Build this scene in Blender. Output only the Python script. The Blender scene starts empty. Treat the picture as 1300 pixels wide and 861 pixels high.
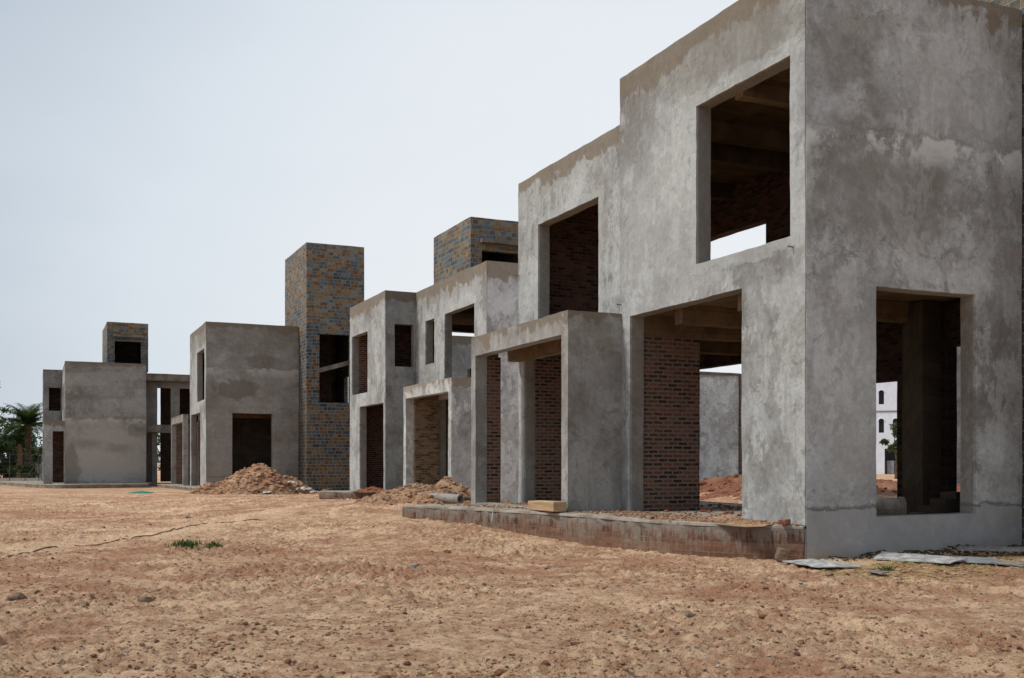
import bpy, math, random
import numpy as np
from mathutils import Vector

random.seed(7)
RNG = np.random.default_rng(11)
SC = bpy.context.scene
COL = SC.collection
PI = math.pi

# ------------------------------------------------------------------ numpy noise
_perm = RNG.permutation(512)
_val = RNG.random(512)

def vnoise(x, y):
    xi = np.floor(x).astype(int); yi = np.floor(y).astype(int)
    fx = x - xi; fy = y - yi
    fx = fx * fx * (3 - 2 * fx); fy = fy * fy * (3 - 2 * fy)
    def h(a, b):
        return _val[(_perm[(a & 511)] + b * 37 + (b & 511)) & 511]
    a = h(xi, yi); b = h(xi + 1, yi); c = h(xi, yi + 1); d = h(xi + 1, yi + 1)
    return (a * (1 - fx) + b * fx) * (1 - fy) + (c * (1 - fx) + d * fx) * fy - 0.5

def sstep(a, b, v):
    t = np.clip((v - a) / (b - a), 0, 1)
    return t * t * (3 - 2 * t)

def ground_large(x, y):
    x = np.asarray(x, float); y = np.asarray(y, float)
    g = 0.20 * sstep(4, 11, y) * (1 - sstep(27, 40, y)) * sstep(-9, -3, x)
    g = g + 0.22 * np.exp(-(((x + 2.6) / 2.6) ** 2 + ((y - 14.5) / 3.6) ** 2))
    g = g + 0.10 * np.exp(-(((x + 0.6) / 4.5) ** 2 + ((y - 41) / 3.5) ** 2))
    g = g + 0.55 * sstep(4.9, 9, x) * sstep(-1, 3, y)
    return g

def ground_h(x, y):
    x = np.asarray(x, float); y = np.asarray(y, float)
    g = ground_large(x, y)
    near = 1 - sstep(25, 60, np.hypot(x + 8, y))
    g = g + 0.10 * vnoise(x * .35 + 3, y * .35) * (0.4 + 0.6 * near)
    n1 = vnoise(x * 1.3 + 40, y * 1.3 + 9)
    g = g + near * (0.045 * n1 + 0.040 * vnoise(x * 3.3, y * 3.3 + 7))
    rough = np.clip(0.75 + 1.5 * vnoise(x * .6 + 11, y * .6 + 90), 0.30, 1.5)
    c = np.abs(vnoise(x * 8.1 + 5, y * 8.1)) * 2
    g = g + near * rough * (0.058 * (c - .35) + 0.066 * np.abs(vnoise(x * 13.3, y * 13.3 + 2)) + 0.044 * vnoise(x * 21, y * 21))
    # soil banked up against the foot of the end wall
    g = g + .07 * np.exp(-((y + .05) / .22) ** 2) * sstep(.1, .6, x) * (1 + 1.6 * vnoise(x * 2.2 + 3, y * 2))
    return g

def warp(V):
    x, y, z = V[:, 0], V[:, 1], V[:, 2]
    d = np.zeros_like(V)
    for k, (fq, am) in enumerate(((0.9, .0045), (2.7, .0035), (7.3, .0028), (17.0, .0022))):
        for c in range(3):
            d[:, c] += am * (np.sin(fq * (1.1 * x + .7 * z + .23 * y) + 1.7 * c + k) * np.sin(fq * (1.3 * y - .6 * z + .41 * x) + 2.9 * c + 2 * k)
                             + .6 * np.sin(fq * (1.9 * z + .5 * y - .3 * x) + c * 1.3 + 5 * k))
    return V + d

# ------------------------------------------------------------------ mesh builder
class MB:
    def __init__(self):
        self.v = []; self.f = []; self.n = 0
    def add(self, verts, faces):
        o = self.n
        self.v.append(np.asarray(verts, float)); self.n += len(verts)
        self.f += [tuple(i + o for i in fc) for fc in faces]
    def box(self, x0, x1, y0, y1, z0, z1, sub=None):
        if sub:
            self.grid_box(x0, x1, y0, y1, z0, z1, sub); return
        self.add([(x0, y0, z0), (x1, y0, z0), (x1, y1, z0), (x0, y1, z0), (x0, y0, z1), (x1, y0, z1), (x1, y1, z1), (x0, y1, z1)],
                 [(0, 3, 2, 1), (4, 5, 6, 7), (0, 1, 5, 4), (1, 2, 6, 5), (2, 3, 7, 6), (3, 0, 4, 7)])
    def grid_box(self, x0, x1, y0, y1, z0, z1, sub):
        # a slab with its two long axes cut up, so it can be bent by warp()
        d = [x1 - x0, y1 - y0, z1 - z0]; ax = d.index(min(d))
        if ax == 0: self.panel('x', x0, x1, y0, y1, z0, z1, [], sub)
        elif ax == 1: self.panel('y', y0, y1, x0, x1, z0, z1, [], sub)
        else: self.panel('z', z0, z1, x0, x1, y0, y1, [], sub)
    def panel(self, axis, p0, p1, u0, u1, z0, z1, holes=(), sub=.4):
        """wall slab between two planes, with rectangular holes (u0, u1, z0, z1) cut through and the reveals closed"""
        def lines(a, b, extra):
            ks = sorted(set([a, b] + [e for e in extra if a < e < b]))
            out = []
            for i in range(len(ks) - 1):
                n = max(1, int(math.ceil((ks[i + 1] - ks[i]) / sub)))
                out += [ks[i] + (ks[i + 1] - ks[i]) * j / n for j in range(n)]
            return out + [ks[-1]]
        U = lines(u0, u1, [h[0] for h in holes] + [h[1] for h in holes])
        Z = lines(z0, z1, [h[2] for h in holes] + [h[3] for h in holes])
        nu, nz = len(U) - 1, len(Z) - 1
        def solid(i, j):
            if i < 0 or j < 0 or i >= nu or j >= nz: return False
            cu, cz = (U[i] + U[i + 1]) / 2, (Z[j] + Z[j + 1]) / 2
            return not any(h[0] < cu < h[1] and h[2] < cz < h[3] for h in holes)
        idx = {}; vs = []; fs = []
        def V(i, j, s):
            k = (i, j, s)
            if k not in idx:
                p = p1 if s else p0
                idx[k] = len(vs)
                vs.append((p, U[i], Z[j]) if axis == 'x' else (U[i], p, Z[j]) if axis == 'y' else (U[i], Z[j], p))
            return idx[k]
        flip = axis == 'y'
        def face(q): fs.append(tuple(reversed(q)) if flip else tuple(q))
        for i in range(nu):
            for j in range(nz):
                if not solid(i, j): continue
                face([V(i, j, 0), V(i, j + 1, 0), V(i + 1, j + 1, 0), V(i + 1, j, 0)])
                face([V(i, j, 1), V(i + 1, j, 1), V(i + 1, j + 1, 1), V(i, j + 1, 1)])
                if not solid(i - 1, j): face([V(i, j, 0), V(i, j, 1), V(i, j + 1, 1), V(i, j + 1, 0)])
                if not solid(i + 1, j): face([V(i + 1, j, 0), V(i + 1, j + 1, 0), V(i + 1, j + 1, 1), V(i + 1, j, 1)])
                if not solid(i, j - 1): face([V(i, j, 0), V(i + 1, j, 0), V(i + 1, j, 1), V(i, j, 1)])
                if not solid(i, j + 1): face([V(i, j + 1, 0), V(i, j + 1, 1), V(i + 1, j + 1, 1), V(i + 1, j + 1, 0)])
        self.add(vs, fs)
    def tube(self, pts, rad, seg=6, cap=True):
        pts = [Vector(p) for p in pts]; n = len(pts); vs = []; fs = []
        rads = rad if isinstance(rad, (list, tuple)) else [rad] * n
        ref = Vector((0.31, .17, 1)).normalized()
        for i, p in enumerate(pts):
            t = (pts[min(i + 1, n - 1)] - pts[max(i - 1, 0)]).normalized()
            a = t.cross(ref if abs(t.dot(ref)) < .95 else Vector((1, 0, 0))).normalized(); b = t.cross(a)
            for k in range(seg):
                w = 2 * PI * k / seg
                vs.append(p + (a * math.cos(w) + b * math.sin(w)) * rads[i])
        for i in range(n - 1):
            for k in range(seg):
                k2 = (k + 1) % seg
                fs.append((i * seg + k, i * seg + k2, (i + 1) * seg + k2, (i + 1) * seg + k))
        if cap:
            fs.append(tuple(range(seg))); fs.append(tuple((n - 1) * seg + k for k in reversed(range(seg))))
        self.add(vs, fs)
    def build(self, name, mat, parent=None, label=None, smooth=False, wp=False, base=None):
        V = np.concatenate(self.v) if self.v else np.zeros((0, 3))
        if wp: V = warp(V)
        off = np.zeros(3)
        if parent is not None:
            p = parent
            while p is not None:
                off += np.array(p.location); p = p.parent
        if base is not None: off = off + np.array(base)
        me = bpy.data.meshes.new(name)
        me.from_pydata((V - off).tolist(), [], self.f)
        me.update()
        if smooth:
            me.polygons.foreach_set('use_smooth', [True] * len(me.polygons))
        me.materials.append(mat)
        o = bpy.data.objects.new(name, me); COL.objects.link(o)
        if base is not None: o.location = base
        if parent is not None: o.parent = parent
        if label: o['label'] = label
        return o

def thing(name, label, cat, loc, group=None, kind=None):
    o = bpy.data.objects.new(name, None); COL.objects.link(o)
    o.empty_display_size = .3; o.location = loc
    return tag(o, label, cat, group, kind)

def tag(o, label=None, cat=None, group=None, kind=None):
    if label: o['label'] = label
    if cat: o['category'] = cat
    if group: o['group'] = group
    if kind: o['kind'] = kind
    return o

# ------------------------------------------------------------------ materials
class NT:
    def __init__(self, name):
        self.m = bpy.data.materials.new(name); self.m.use_nodes = True
        self.t = self.m.node_tree; self.t.nodes.clear()
        self.out = self.t.nodes.new('ShaderNodeOutputMaterial')
        self.b = self.t.nodes.new('ShaderNodeBsdfPrincipled')
        self.t.links.new(self.b.outputs[0], self.out.inputs[0])
        self.b.inputs['Roughness'].default_value = .9
        self.b.inputs['Specular IOR Level'].default_value = .25
        geo = self.t.nodes.new('ShaderNodeNewGeometry'); self.pos = geo.outputs['Position']
        s = self.t.nodes.new('ShaderNodeSeparateXYZ'); self.t.links.new(self.pos, s.inputs[0])
        self.x, self.y, self.z = s.outputs
    def put(self, sock, v):
        if hasattr(v, 'is_output') or isinstance(v, bpy.types.NodeSocket): self.t.links.new(v, sock)
        elif isinstance(v, (tuple, list)) and len(v) == 3 and len(sock.default_value) == 4: sock.default_value = (*v, 1)
        else: sock.default_value = v
    def math(self, op, a, b=0.0, c=None, clamp=False):
        n = self.t.nodes.new('ShaderNodeMath'); n.operation = op; n.use_clamp = clamp
        self.put(n.inputs[0], a); self.put(n.inputs[1], b)
        if c is not None: self.put(n.inputs[2], c)
        return n.outputs[0]
    def vec(self, x, y, z):
        n = self.t.nodes.new('ShaderNodeCombineXYZ')
        for i, v in enumerate((x, y, z)): self.put(n.inputs[i], v)
        return n.outputs[0]
    def scale(self, sx, sy, sz, src=None, off=(0, 0, 0)):
        n = self.t.nodes.new('ShaderNodeMapping'); self.put(n.inputs['Vector'], src or self.pos)
        n.inputs['Scale'].default_value = (sx, sy, sz); n.inputs['Location'].default_value = off
        return n.outputs[0]
    def noise(self, sc, det=5, rough=.55, dist=0, src=None, col=False):
        n = self.t.nodes.new('ShaderNodeTexNoise'); self.put(n.inputs['Vector'], src or self.pos)
        n.inputs['Scale'].default_value = sc; n.inputs['Detail'].default_value = det
        n.inputs['Roughness'].default_value = rough; n.inputs['Distortion'].default_value = dist
        return n.outputs['Color' if col else 'Fac']
    def ramp(self, f, stops, const=False):
        n = self.t.nodes.new('ShaderNodeValToRGB'); self.put(n.inputs[0], f)
        cr = n.color_ramp
        if const: cr.interpolation = 'CONSTANT'
        while len(cr.elements) < len(stops): cr.elements.new(.5)
        for e, (p, c) in zip(cr.elements, stops):
            e.position = p; e.color = (*c, 1) if len(c) == 3 else c
        return n.outputs[0]
    def step(self, v, a, b):
        n = self.t.nodes.new('ShaderNodeMapRange'); n.interpolation_type = 'SMOOTHSTEP'
        self.put(n.inputs[0], v); self.put(n.inputs[1], a); self.put(n.inputs[2], b)
        n.inputs[3].default_value = 0; n.inputs[4].default_value = 1
        return n.outputs[0]
    def mix(self, f, a, b, mode='MIX'):
        n = self.t.nodes.new('ShaderNodeMix'); n.data_type = 'RGBA'; n.blend_type = mode
        self.put(n.inputs[0], f); self.put(n.inputs[6], a); self.put(n.inputs[7], b)
        return n.outputs[2]
    def color(self, c): self.put(self.b.inputs['Base Color'], c)
    def bump(self, h, st=.5, d=.02):
        n = self.t.nodes.new('ShaderNodeBump'); n.inputs['Strength'].default_value = st; n.inputs['Distance'].default_value = d
        self.put(n.inputs['Height'], h); self.t.links.new(n.outputs[0], self.b.inputs['Normal'])

_cache = {}
def concrete(top=None, band=.42, rects=(), joints=(), seed=0.0, tone=1.28, warm=0.0, low=None, corner=None, patches=(), axis='x', banded=0.0, face=None, bloom=1.0):
    """bare cement plaster: trowelled patches, pale lime bloom, run-off streaks, a damp brown band under the roof edge"""
    key = (top, band, tuple(rects), tuple(joints), seed, tone, warm, low, corner, tuple(patches), axis, banded, face, bloom)
    if key in _cache: return _cache[key]
    m = NT('cement_plaster')
    P = m.scale(1, 1, 1, off=(seed * 7.3, seed * 3.1, seed * 1.7))
    big = m.noise(.42, 7, .62, .8, P)
    med = m.noise(1.25, 8, .62, 1.1, P)
    fine = m.noise(9, 6, .7, .3, P)
    stk = m.noise(1.0, 6, .6, .25, m.scale(3.6, 3.6, .34, P))
    grain = m.noise(60, 3, .6, 0, P)
    f = m.math('ADD', m.math('MULTIPLY', big, .62), m.math('MULTIPLY', med, .38))
    c = m.ramp(f, [(.35, (.100, .096, .088)), (.43, (.172, .172, .164)), (.50, (.240, .247, .243)), (.57, (.315, .330, .328)), (.67, (.420, .442, .440))])
    # pale lime bloom with ragged edges
    bl = m.math('ADD', m.math('MULTIPLY', m.noise(.62, 12, .70, .25, m.scale(1, 1, .8, P, off=(9, 4, 2))), .82), m.math('MULTIPLY', stk, .18))
    pale = m.mix(fine, (.34, .355, .345), (.50, .52, .505))
    c = m.mix(m.math('MULTIPLY', m.step(bl, .505, .530), .50 * bloom), c, pale)
    bl2 = m.noise(1.9, 9, .74, .2, m.scale(1, 1, .62, P, off=(1, 14, 6)))
    c = m.mix(m.math('MULTIPLY', m.step(bl2, .545, .575), .42 * bloom), c, pale)
    # grey-brown unbleached islands
    isl = m.noise(.85, 11, .72, .3, m.scale(1, 1, .85, P, off=(21, 3, 12)))
    c = m.mix(m.math('MULTIPLY', m.step(isl, .545, .570), .50), c, m.mix(fine, (.150, .140, .122), (.235, .222, .198)))
    # dark trowel scars
    sc_ = m.noise(2.4, 8, .74, .5, m.scale(1, 1, 1.25, P, off=(3, 17, 8)))
    c = m.mix(m.math('MULTIPLY', m.step(sc_, .565, .62), .58), c, (.12, .115, .105))
    # vertical run-off
    c = m.mix(m.math('MULTIPLY', m.step(stk, .55, .70), .36), c, (.13, .122, .112))
    c = m.mix(.20, c, m.ramp(fine, [(.32, (.085, .083, .078)), (.68, (.46, .47, .465))]))
    spk = m.noise(24, 5, .75, 0, m.scale(1, 1, .8, P, off=(1, 7, 3)))
    c = m.mix(m.math('MULTIPLY', m.step(spk, .60, .68), .34), c, (.09, .085, .078))
    gr = m.ramp(grain, [(.3, (.82, .82, .82)), (.7, (1.12, 1.12, 1.12))])
    c = m.mix(.8, c, gr, 'MULTIPLY')
    H = m.math('ADD', m.math('MULTIPLY', med, 1.2), m.math('MULTIPLY', fine, .5))
    H = m.math('ADD', H, m.math('MULTIPLY', grain, .10))
    wob = m.math('SUBTRACT', med, .5)
    if banded:                          # scaffold lifts: broad level bands
        bn = m.noise(1, 5, .62, .25, m.scale(.12, .12, .95, P, off=(2, 2, 5)))
        c = m.mix(m.math('MULTIPLY', m.step(bn, .48, .60), banded), c, (.135, .118, .098))
        c = m.mix(m.math('MULTIPLY', m.math('SUBTRACT', 1, m.step(bn, .38, .47)), banded * .8), c, (.40, .395, .375))
    for (uc, zc, ru, rz, k_, soft_, pc) in patches:   # damp or freshly floated areas, plus a darker right end
        du = m.math('DIVIDE', m.math('SUBTRACT', m.x if axis == 'x' else m.y, uc), ru); dz = m.math('DIVIDE', m.math('SUBTRACT', m.z, zc), rz)
        d = m.math('SQRT', m.math('ADD', m.math('MULTIPLY', du, du), m.math('MULTIPLY', dz, dz)))
        d = m.math('ADD', d, m.math('ADD', m.math('MULTIPLY', wob, 1.7), m.math('MULTIPLY', m.math('SUBTRACT', big, .5), 1.2)))
        k = m.math('SUBTRACT', 1, m.step(d, 1 - soft_, 1 + soft_))
        c = m.mix(m.math('MULTIPLY', k, k_), c, m.mix(fine, tuple(v * .8 for v in pc), tuple(v * 1.2 for v in pc)))
    for (u0, u1, z0, z1) in rects:      # the fresh margin trowelled round an opening of the street front
        du = m.math('SUBTRACT', m.math('ABSOLUTE', m.math('SUBTRACT', m.y, (u0 + u1) / 2)), (u1 - u0) / 2)
        dz = m.math('SUBTRACT', m.math('ABSOLUTE', m.math('SUBTRACT', m.z, (z0 + z1) / 2)), (z1 - z0) / 2)
        d = m.math('ADD', m.math('MAXIMUM', du, dz), m.math('MULTIPLY', wob, .8))
        k = m.math('SUBTRACT', 1, m.step(d, .16, .22))
        c = m.mix(m.math('MULTIPLY', k, .42), c, m.mix(fine, (.28, .30, .295), (.43, .45, .44)))
        H = m.math('ADD', H, m.math('MULTIPLY', k, .5))
    if corner is not None:              # pale arris strip at a house corner (along y)
        k = m.math('SUBTRACT', 1, m.step(m.math('ADD', m.math('SUBTRACT', m.y, corner), m.math('MULTIPLY', wob, .9)), .18, .3))
        c = m.mix(m.math('MULTIPLY', k, .6), c, m.mix(fine, (.28, .30, .295), (.43, .45, .44)))
    for jz in joints:                   # ragged day joint across the wall
        zz = m.math('ADD', m.math('SUBTRACT', m.z, jz), m.math('MULTIPLY', wob, .7))
        up = m.math('MULTIPLY', m.step(zz, -.55, -.10), m.math('SUBTRACT', 1, m.step(zz, .0, .03)))
        c = m.mix(m.math('MULTIPLY', m.math('MULTIPLY', up, m.step(m.noise(1.0, 10, .7, .3, P), .47, .53)), .85), c, (.44, .455, .435))
        ln = m.math('MULTIPLY', m.step(zz, -.02, .03), m.math('SUBTRACT', 1, m.step(zz, .04, .12)))
        c = m.mix(m.math('MULTIPLY', ln, .20), c, (.10, .095, .085))
        H = m.math('ADD', H, m.math('MULTIPLY', m.step(zz, -.03, .03), .8))
    if low is not None:                 # smoother dado with a torn top edge
        zz = m.math('ADD', m.math('SUBTRACT', m.z, low), m.math('MULTIPLY', m.math('SUBTRACT', m.noise(2.2, 7, .7, .6, P), .5), .34))
        k = m.math('SUBTRACT', 1, m.step(zz, -.01, .015))
        c = m.mix(m.math('MULTIPLY', k, .78), c, m.mix(big, (.17, .168, .165), (.27, .27, .268)))
        ln = m.math('MULTIPLY', m.step(zz, -.02, .01), m.math('SUBTRACT', 1, m.step(zz, .02, .075)))
        c = m.mix(m.math('MULTIPLY', ln, .7), c, (.075, .07, .06))
        H = m.math('ADD', H, m.math('MULTIPLY', k, 1.6))
        foot = m.math('SUBTRACT', 1, m.step(m.math('ADD', m.z, m.math('MULTIPLY', wob, .5)), .02, .22))
        c = m.mix(m.math('MULTIPLY', foot, .45), c, (.24, .18, .12))
    if top is not None:
        dz = m.math('SUBTRACT', top, m.z)
        edge = m.math('ADD', dz, m.math('ADD', m.math('MULTIPLY', m.math('SUBTRACT', stk, .5), .55), m.math('ADD', m.math('MULTIPLY', wob, 1.0), m.math('MULTIPLY', m.math('SUBTRACT', m.noise(.5, 4, .6, .3, P), .5), 1.1))))
        k = m.math('SUBTRACT', 1, m.step(edge, band - .04, band + .05))
        c = m.mix(m.math('MULTIPLY', k, .80), c, m.mix(fine, (.105, .083, .055), (.195, .155, .108)))
        soft = m.math('SUBTRACT', 1, m.step(edge, band, band * 3.2))
        c = m.mix(m.math('MULTIPLY', soft, .22), c, (.15, .135, .11))
    if face is not None:                # reveals: mixed to a darker brown-grey
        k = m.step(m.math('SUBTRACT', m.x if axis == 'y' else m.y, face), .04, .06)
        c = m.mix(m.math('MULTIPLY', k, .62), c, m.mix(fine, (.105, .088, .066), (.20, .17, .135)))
    if warm: c = m.mix(warm, c, (.21, .165, .115))
    if tone != 1.0: c = m.mix(1.0, c, (tone, tone, tone), 'MULTIPLY')
    m.color(c); m.bump(H, .55, .022)
    _cache[key] = m.m
    return m.m

def mat_formwork(name, a, b):
    m = NT(name)
    n = m.noise(1.3, 7, .65, .6); g = m.noise(1, 5, .6, .2, m.scale(2, 14, 2))
    br = m.t.nodes.new('ShaderNodeTexBrick'); m.put(br.inputs['Vector'], m.vec(m.x, m.math('ADD', m.y, m.z), 0))
    for k, v in (('Scale', 1), ('Mortar Size', .008), ('Brick Width', 1.2), ('Row Height', .31), ('Mortar Smooth', .3)): br.inputs[k].default_value = v
    br.inputs['Color1'].default_value = (1, 1, 1, 1); br.inputs['Color2'].default_value = (.75, .75, .75, 1); br.inputs['Mortar'].default_value = (.45, .45, .45, 1)
    c = m.mix(m.step(m.math('ADD', m.math('MULTIPLY', n, .6), m.math('MULTIPLY', g, .4)), .35, .68), a, b)
    m.color(m.mix(.8, c, br.outputs['Color'], 'MULTIPLY')); m.bump(m.math('ADD', g, n), .4, .01)
    return m.m

def mat_brick(name, c1, c2, mortar, row=.086, wid=.238, ms=.013, grime=.5):
    m = NT(name)
    u = m.math('ADD', m.x, m.y)
    wob = m.noise(5, 3, .6, 0, col=True)
    s = m.t.nodes.new('ShaderNodeSeparateColor'); m.put(s.inputs[0], wob)
    u2 = m.math('ADD', u, m.math('MULTIPLY', m.math('SUBTRACT', s.outputs[0], .5), .034))
    z2 = m.math('ADD', m.z, m.math('MULTIPLY', m.math('SUBTRACT', s.outputs[1], .5), .026))
    br = m.t.nodes.new('ShaderNodeTexBrick'); m.put(br.inputs['Vector'], m.vec(u2, z2, 0))
    for k, v in (('Scale', 1), ('Mortar Size', ms), ('Brick Width', wid), ('Row Height', row), ('Mortar Smooth', .25), ('Bias', 0)): br.inputs[k].default_value = v
    br.inputs['Color1'].default_value = (0, 0, 0, 1); br.inputs['Color2'].default_value = (1, 1, 1, 1); br.inputs['Mortar'].default_value = (.5, .5, .5, 1)
    n = m.noise(14, 5, .7); big = m.noise(.9, 5, .6, .4)
    rnd = m.math('ADD', m.math('MULTIPLY', br.outputs['Color'], .75), m.math('MULTIPLY', n, .35))
    bc = m.ramp(rnd, [(.1, tuple(v * .35 for v in c1)), (.38, c1), (.68, c2), (.95, tuple(v * 1.25 for v in c2))])
    mc = m.mix(n, tuple(v * .6 for v in mortar), mortar)
    fac = m.math('MAXIMUM', br.outputs['Fac'], m.math('MULTIPLY', m.step(n, .56, .66), .8))
    c = m.mix(fac, bc, mc)
    c = m.mix(m.math('MULTIPLY', m.step(big, .45, .7), grime), c, tuple(v * .8 for v in mortar))
    m.color(c)
    hh = m.math('ADD', m.math('MULTIPLY', m.math('SUBTRACT', br.outputs['Color'], .5), m.math('SUBTRACT', 1, br.outputs['Fac'])), m.math('MULTIPLY', n, .7))
    m.bump(m.math('ADD', hh, m.math('MULTIPLY', br.outputs['Fac'], .55)), 1.0, .024)
    return m.m

def mat_plinth():
    m = NT('smeared_plinth_brickwork')
    u = m.math('ADD', m.x, m.y)
    n = m.noise(7, 6, .72, .3); med = m.noise(1.3, 6, .65, .4); stk = m.noise(1, 5, .65, .3, m.scale(13, 13, 2.2))
    wob = m.noise(6, 3, .6, 0, col=True); s = m.t.nodes.new('ShaderNodeSeparateColor'); m.put(s.inputs[0], wob)
    u2 = m.math('ADD', u, m.math('MULTIPLY', m.math('SUBTRACT', s.outputs[0], .5), .06)); z2 = m.math('ADD', m.z, m.math('MULTIPLY', m.math('SUBTRACT', s.outputs[1], .5), .05))
    def bricks(w, h, off):
        br = m.t.nodes.new('ShaderNodeTexBrick'); m.put(br.inputs['Vector'], m.vec(u2, m.math('ADD', z2, off), 0))
        for k, v in (('Scale', 1), ('Mortar Size', .014), ('Brick Width', w), ('Row Height', h), ('Mortar Smooth', .6)): br.inputs[k].default_value = v
        br.inputs['Color1'].default_value = (0, 0, 0, 1); br.inputs['Color2'].default_value = (1, 1, 1, 1); br.inputs['Mortar'].default_value = (.5, .5, .5, 1)
        return br
    flat = bricks(.24, .088, .02); up = bricks(.086, .24, .02)
    sel = m.step(m.math('ADD', m.z, m.math('MULTIPLY', m.math('SUBTRACT', med, .5), .1)), .255, .265)
    rnd = m.mix(sel, flat.outputs['Color'], up.outputs['Color']); mor = m.mix(sel, flat.outputs['Fac'], up.outputs['Fac'])
    bc = m.ramp(m.math('ADD', m.math('MULTIPLY', rnd, .6), m.math('MULTIPLY', n, .5)), [(.15, (.055, .026, .018)), (.45, (.135, .062, .040)), (.75, (.215, .105, .066)), (1, (.27, .15, .10))])
    c = m.mix(m.math('MULTIPLY', mor, .6), bc, m.mix(n, (.11, .085, .065), (.24, .195, .15)))
    smear = m.math('ADD', m.math('MULTIPLY', stk, .5), m.math('ADD', m.math('MULTIPLY', med, .5), m.math('MULTIPLY', m.step(m.z, .25, .5), .09)))
    c = m.mix(m.math('MULTIPLY', m.step(smear, .48, .57), .8), c, m.mix(n, (.15, .125, .10), (.31, .265, .215)))
    c = m.mix(m.math('MULTIPLY', m.step(m.math('ADD', m.z, m.math('MULTIPLY', m.math('SUBTRACT', stk, .5), .35)), .40, .47), .85), c, m.mix(n, (.13, .115, .10), (.29, .265, .235)))
    c = m.mix(m.math('MULTIPLY', m.math('SUBTRACT', 1, m.step(m.math('ADD', m.z, m.math('MULTIPLY', m.math('SUBTRACT', med, .5), .25)), .12, .26)), .5), c, (.22, .12, .07))
    m.color(c)
    m.bump(m.math('ADD', m.math('ADD', m.math('MULTIPLY', rnd, .35), m.math('MULTIPLY', n, .9)), m.math('MULTIPLY', stk, .8)), 1.0, .03)
    return m.m

def mat_slate():
    m = NT('slate_cladding')
    u = m.math('ADD', m.x, m.math('MULTIPLY', m.y, 1.0))
    br = m.t.nodes.new('ShaderNodeTexBrick'); m.put(br.inputs['Vector'], m.vec(u, m.z, 0))
    for k, v in (('Scale', 1), ('Mortar Size', .013), ('Brick Width', .44), ('Row Height', .19), ('Mortar Smooth', .2)): br.inputs[k].default_value = v
    br.inputs['Color1'].default_value = (0, 0, 0, 1); br.inputs['Color2'].default_value = (1, 1, 1, 1); br.inputs['Mortar'].default_value = (.5, .5, .5, 1)
    br.squash = .55; br.squash_frequency = 2; br.offset = .37; br.offset_frequency = 3
    big = m.noise(.45, 4, .6, .3, m.scale(1, 1, 1.6)); fine = m.noise(9, 6, .7)
    v = m.math('ADD', m.math('MULTIPLY', br.outputs['Color'], .74), m.math('ADD', .06, m.math('MULTIPLY', m.math('SUBTRACT', big, .5), 1.35)))
    v = m.math('ADD', v, m.math('MULTIPLY', m.math('SUBTRACT', fine, .5), .22))
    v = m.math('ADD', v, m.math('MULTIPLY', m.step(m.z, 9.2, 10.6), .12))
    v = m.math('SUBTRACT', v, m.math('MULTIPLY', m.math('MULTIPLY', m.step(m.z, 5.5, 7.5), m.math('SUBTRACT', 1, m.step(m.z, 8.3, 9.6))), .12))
    c = m.ramp(v, [(.00, (.040, .058, .082)), (.18, (.080, .105, .128)), (.32, (.145, .172, .180)), (.44, (.085, .085, .078)), (.53, (.20, .18, .14)), (.63, (.27, .155, .055)), (.71, (.13, .055, .032)), (.83, (.29, .215, .11)), (.92, (.20, .21, .195))])
    c = m.mix(.35, c, m.ramp(fine, [(.3, (.35, .35, .35)), (.7, (1.35, 1.35, 1.35))]), 'MULTIPLY')
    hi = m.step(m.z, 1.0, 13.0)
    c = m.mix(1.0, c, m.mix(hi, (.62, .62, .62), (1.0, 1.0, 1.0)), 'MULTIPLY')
    m.color(m.mix(br.outputs['Fac'], c, (.25, .235, .205)))
    m.bump(m.math('ADD', m.math('MULTIPLY', br.outputs['Color'], m.math('SUBTRACT', 1, br.outputs['Fac'])), m.math('MULTIPLY', fine, .5)), .9, .03)
    m.b.inputs['Roughness'].default_value = .75
    return m.m

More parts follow.
